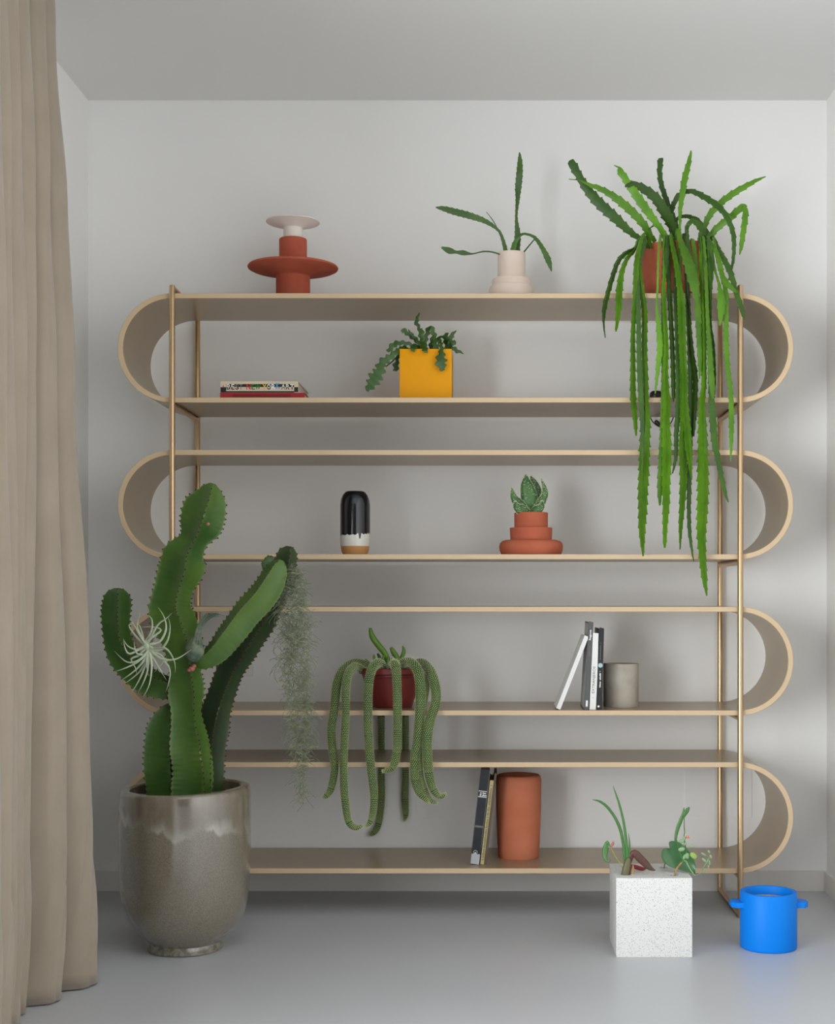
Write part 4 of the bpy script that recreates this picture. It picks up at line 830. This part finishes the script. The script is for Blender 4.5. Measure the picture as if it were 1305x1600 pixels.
t = thing('strap_leaf_cutting', 'cutting with long thin arching strap leaves and wilted wine-red leaves, in terrazzo cube', 'plant cutting', (HO[0][0], hy, zt-.05))
for l in ([(977,1372,6),(977,1347,5.5),(974.5,1321,5),(970,1298,5),(962,1279,4.6),(950,1262,4.4),(938,1252.5,3.6),(926,1249.5,.8)], [(980,1372,5),(981,1347,4.6),(979,1316,4.4),(974.5,1284,4),(968,1257,3.4),(962,1239,2.4),(958,1227,.5)], [(982,1372,4),(984,1343,3.4),(984,1321,2.8),(982.5,1302,.6)]):
    k = MB(); leaf(k, L_pts(l, hy), .3); k.build('leaf', G['strap'], t, smooth=180)
k = MB(); leaf(k, [tuple(P(a, b, hy+e))+(w_*hy/F/2,) for a, b, w_, e in ((977,1385,6,0),(977,1369,12,-.006),(979,1357,12,-.008),(981.5,1346,10,-.006),(982.5,1340,4,-.004))], .5); k.build('sheath', G['sheath'], t, smooth=180)
k = MB(); leaf(k, L_pts([(982,1368,4,.0),(984,1350,5,0),(987,1338,8,0),(992,1333,11,-.002),(1000,1341,12,-.002),(1009,1350,11,-.003),(1017,1357,7,-.004),(1024,1360,1.5,-.004)], hy), .3); k.build('wilted_leaf', G['wine'], t, smooth=180)
k = MB(); leaf(k, L_pts([(983,1370,3,.0),(986,1354,5,.012),(994,1355,7,.03),(1004,1357.5,6,.045),(1010,1357,1.5,.05)], hy), .35); k.build('wilted_leaf', mat('crimson_leaf', (140, 40, 46), .5), t, smooth=180)
k = MB(); leaf(k, L_pts([(987,1377,3),(988.5,1366,4.5),(989.5,1358,4),(989,1350,1)], hy-.002), .6); k.build('wilted_leaf', G['stalk'], t, smooth=180)
k = MB(); k.tube([P(976,1366,hy), P(972,1354,hy), P(963,1340,hy), P(954,1324,hy)], [.0012]*4, 6); k.build('flower_stalk', G['tip'], t, smooth=180)
k = MB(); leaf(k, L_pts([(954,1326,1),(956,1321,4),(958,1318,4),(958.5,1314,1)], hy), .7); k.build('wilted_flower', G['bud'], t, smooth=180)
k = MB(); leaf(k, L_pts([(954,1324,1,0),(951,1317,3,0),(949,1315,4,0),(946.5,1326,9,0),(945.5,1335,8,-.004),(946.5,1342,5,-.008),(950,1347,2.5,-.01),(953.5,1345,1.5,-.012),(954,1341,.6,-.012)], hy), .3); k.build('curled_leaf', G['strap'], t, smooth=180)
hx, hy, _ = HO[2]
t = thing('heart_leaf_cutting', 'glossy dark green heart-shaped leaf cutting standing in the terrazzo cube', 'plant cutting', (hx, hy, zt-.05))
c8 = lambda X, Y, d_: P(1020+X/11.04, 1240+Y/11.04, d_)
yl = hy-.055
Lf = [(300,955),(225,930),(165,965),(142,1040),(152,1125),(205,1205),(300,1270),(450,1312),(600,1352),(735,1388)]
Rt = [(300,955),(285,890),(272,840),(310,808),(400,812),(500,855),(600,940),(700,1070),(752,1240),(735,1388)]
Md = [(300,955),(330,985),(362,1018),(400,1058),(445,1102),(495,1150),(550,1200),(610,1258),(675,1325),(735,1388)]
k = MB(); vs = []; fs = []
rowsN = 7
for (la, ma, ra) in zip(Lf, Md, Rt):
    for j in range(rowsN):
        s_ = (j-3)/3; e_ = la if s_ < 0 else ra; a = abs(s_); X = ma[0]+(e_[0]-ma[0])*a; Y = ma[1]+(e_[1]-ma[1])*a
        dd = yl+(-.010*a*(1-a*.4))+(Y-950)/435*-.012
        vs.append(c8(X, Y, dd))
n = len(Md)
for i in range(n-1):
    for j in range(rowsN-1): fs.append((i*rowsN+j, i*rowsN+j+1, (i+1)*rowsN+j+1, (i+1)*rowsN+j))
k.add(vs, fs); o = k.build('heart_leaf', G['heart'], t, smooth=180); md = o.modifiers.new('leaf_thickness', 'SOLIDIFY'); md.thickness = .0012
md2 = o.modifiers.new('smooth', 'SUBSURF'); md2.levels = 1; md2.render_levels = 1
pts = catmull([tuple(P(1037,1380,hy)), tuple(P(1038,1355,hy)), tuple(c8(235, 1150, hy-.015)), tuple(c8(270, 1020, hy-.04)), tuple(c8(300, 955, yl+.001))], .006); k = MB(); k.tube(pts, [.0013]*len(pts), 6); k.build('stalk', G['strap'], t, smooth=180)
hx, hy, _ = HO[1]
t = thing('succulent_cutting', 'succulent cutting with pale round leaves and a reddish stalk, in terrazzo cube', 'plant cutting', (hx, hy, zt-.05))
def tube_px(l, yy, m, name='stalk'):
    pts = catmull([tuple(P(a, b, yy+(e[0] if e else 0)))+(w_*yy/F/2,) for a, b, w_, *e in l], .004); k = MB(); k.tube(pts, [max(p[3], .0003) for p in pts], 8); return k.build(name, m, t, smooth=180)
tube_px([(1053.5,1382,3.4),(1054.4,1368,3.4),(1058,1357,3.4),(1066,1347,3)], hy, G['stalk'])
tube_px([(1066,1347,3),(1070.5,1340,2.6),(1072.5,1330.6,2),(1070.5,1318,1.8),(1069,1306,1.6),(1070,1302,1.5),(1069.3,1290,1.5),(1069.3,1276,1.4)], hy, G['strap'])
tube_px([(1068,1346,2),(1071.6,1345,2.4,-.002),(1077,1355,2.2,-.01),(1085,1367,1.8,-.015),(1089,1367.5,1.6,-.01),(1094,1365,1.5,-.005),(1099,1356,1.4,0),(1106,1345,1.4,0),(1109.7,1336,1,0)], hy, G['succ'])
for l, g in (([(1055.5,1314,3.5),(1057,1303,5),(1060,1292,6),(1064,1282,6),(1067.5,1272,4.5),(1069,1261.5,.8)], 'strap'), ([(1068.5,1278,2),(1070.5,1272,6),(1074,1266,6.5),(1077.3,1261,2)], 'strap')):
    k = MB(); leaf(k, L_pts(l, hy+.004), .3); k.build('long_leaf', G[g], t, smooth=180)
tube_px([(1057,1312,2,.004),(1062,1330,2,.006),(1068,1345,2,.0)], hy, G['strap'])
for X, Y, w_, h_, an in ((500,820,10,6,.3),(500,960,11,7,.2),(680,912,7,4,.2),(595,1075,7,10,0),(705,1070,13,9,-.7),(545,1095,4.5,9,-.3),(560,870,6,4,.9),(545,770,4,7,.1),
                         (890,1148,10,4,-.7),(970,1000,6,3.5,-.9),(982,1190,3,9,.1),(880,1045,10,3,-.5),(1003,1085,3.5,6,.2),(900,1335,3,8,.4),(950,1150,3,7,-.4),(965,1260,2.5,6,0)):
    c_ = c8(X, Y, hy-(.006 if X < 760 else .0)); k = MB(); qh = hy/F; ca, sa = math.cos(an), math.sin(an); R = []
    for i in range(7):
        f_ = -1+2*i/6; rr = math.sqrt(max(0.02, 1-f_*f_)); R.append([c_+Vector((ca, 0, sa))*(f_*w_*qh/2)+Vector((-sa, 0, ca))*(h_*qh/2*rr*math.cos(2*PI*j/10))+Vector((0, 1, 0))*(.0022*rr*math.sin(2*PI*j/10)) for j in range(10)])
    k.rings(R); k.build('succulent_leaf', G['succ'] if X != 705 else mat('yellow_green_succulent', (142, 164, 84), .5), t, smooth=180)
k = MB(); leaf(k, [tuple(c8(570,770,hy-.003))+(.001,), tuple(c8(590,745,hy-.004))+(.0035,), tuple(c8(615,750,hy-.004))+(.0032,), tuple(c8(640,765,hy-.004))+(.0006,)], .7); k.build('wilted_flower', G['petal'], t, smooth=180)
# ------------------------------------------------------------------ blue pot
y = 3.741; q = mpx(y); x = (1201-VU)*q; r = 44*q
t = thing('blue_pot', 'bright blue cylinder pot with two flat side handles on the floor', 'pot', (x, y, 0))
k = MB(); k.lathe([(r-.003, 0), (r-.0008, .002), (r, .006), (r, .1475), (r-.0015, .150), (r-.010, .150), (r-.0115, .148), (r-.012, .128), (.001, .127)], (x, y, 0), 72); k.build('body', M['blue'], t)
k = MB(); k.lathe([(r-.0122, .1275), (.03, .133), (.001, .136)], (x, y, 0), 32); k.build('gravel', M['gravel'], t)
for s in (-1, 1):
    k = MB(); a, b = r-.006, r+.0275; z0, z1 = .110, .124; ya_, yb_ = y-.028, y+.028
    vs = [(x+s*a, ya_, z0), (x+s*(b-.012), ya_, z0), (x+s*b, ya_+.014, z0), (x+s*b, yb_-.014, z0), (x+s*(b-.012), yb_, z0), (x+s*a, yb_, z0)]
    vs += [(p[0], p[1], z1) for p in vs]; k.add(vs, [(5,4,3,2,1,0), (6,7,8,9,10,11)]+[(i, (i+1) % 6, 6+(i+1) % 6, 6+i) for i in range(6)]); k.build('handle', M['blue'], t, bevel=.001, smooth=30)
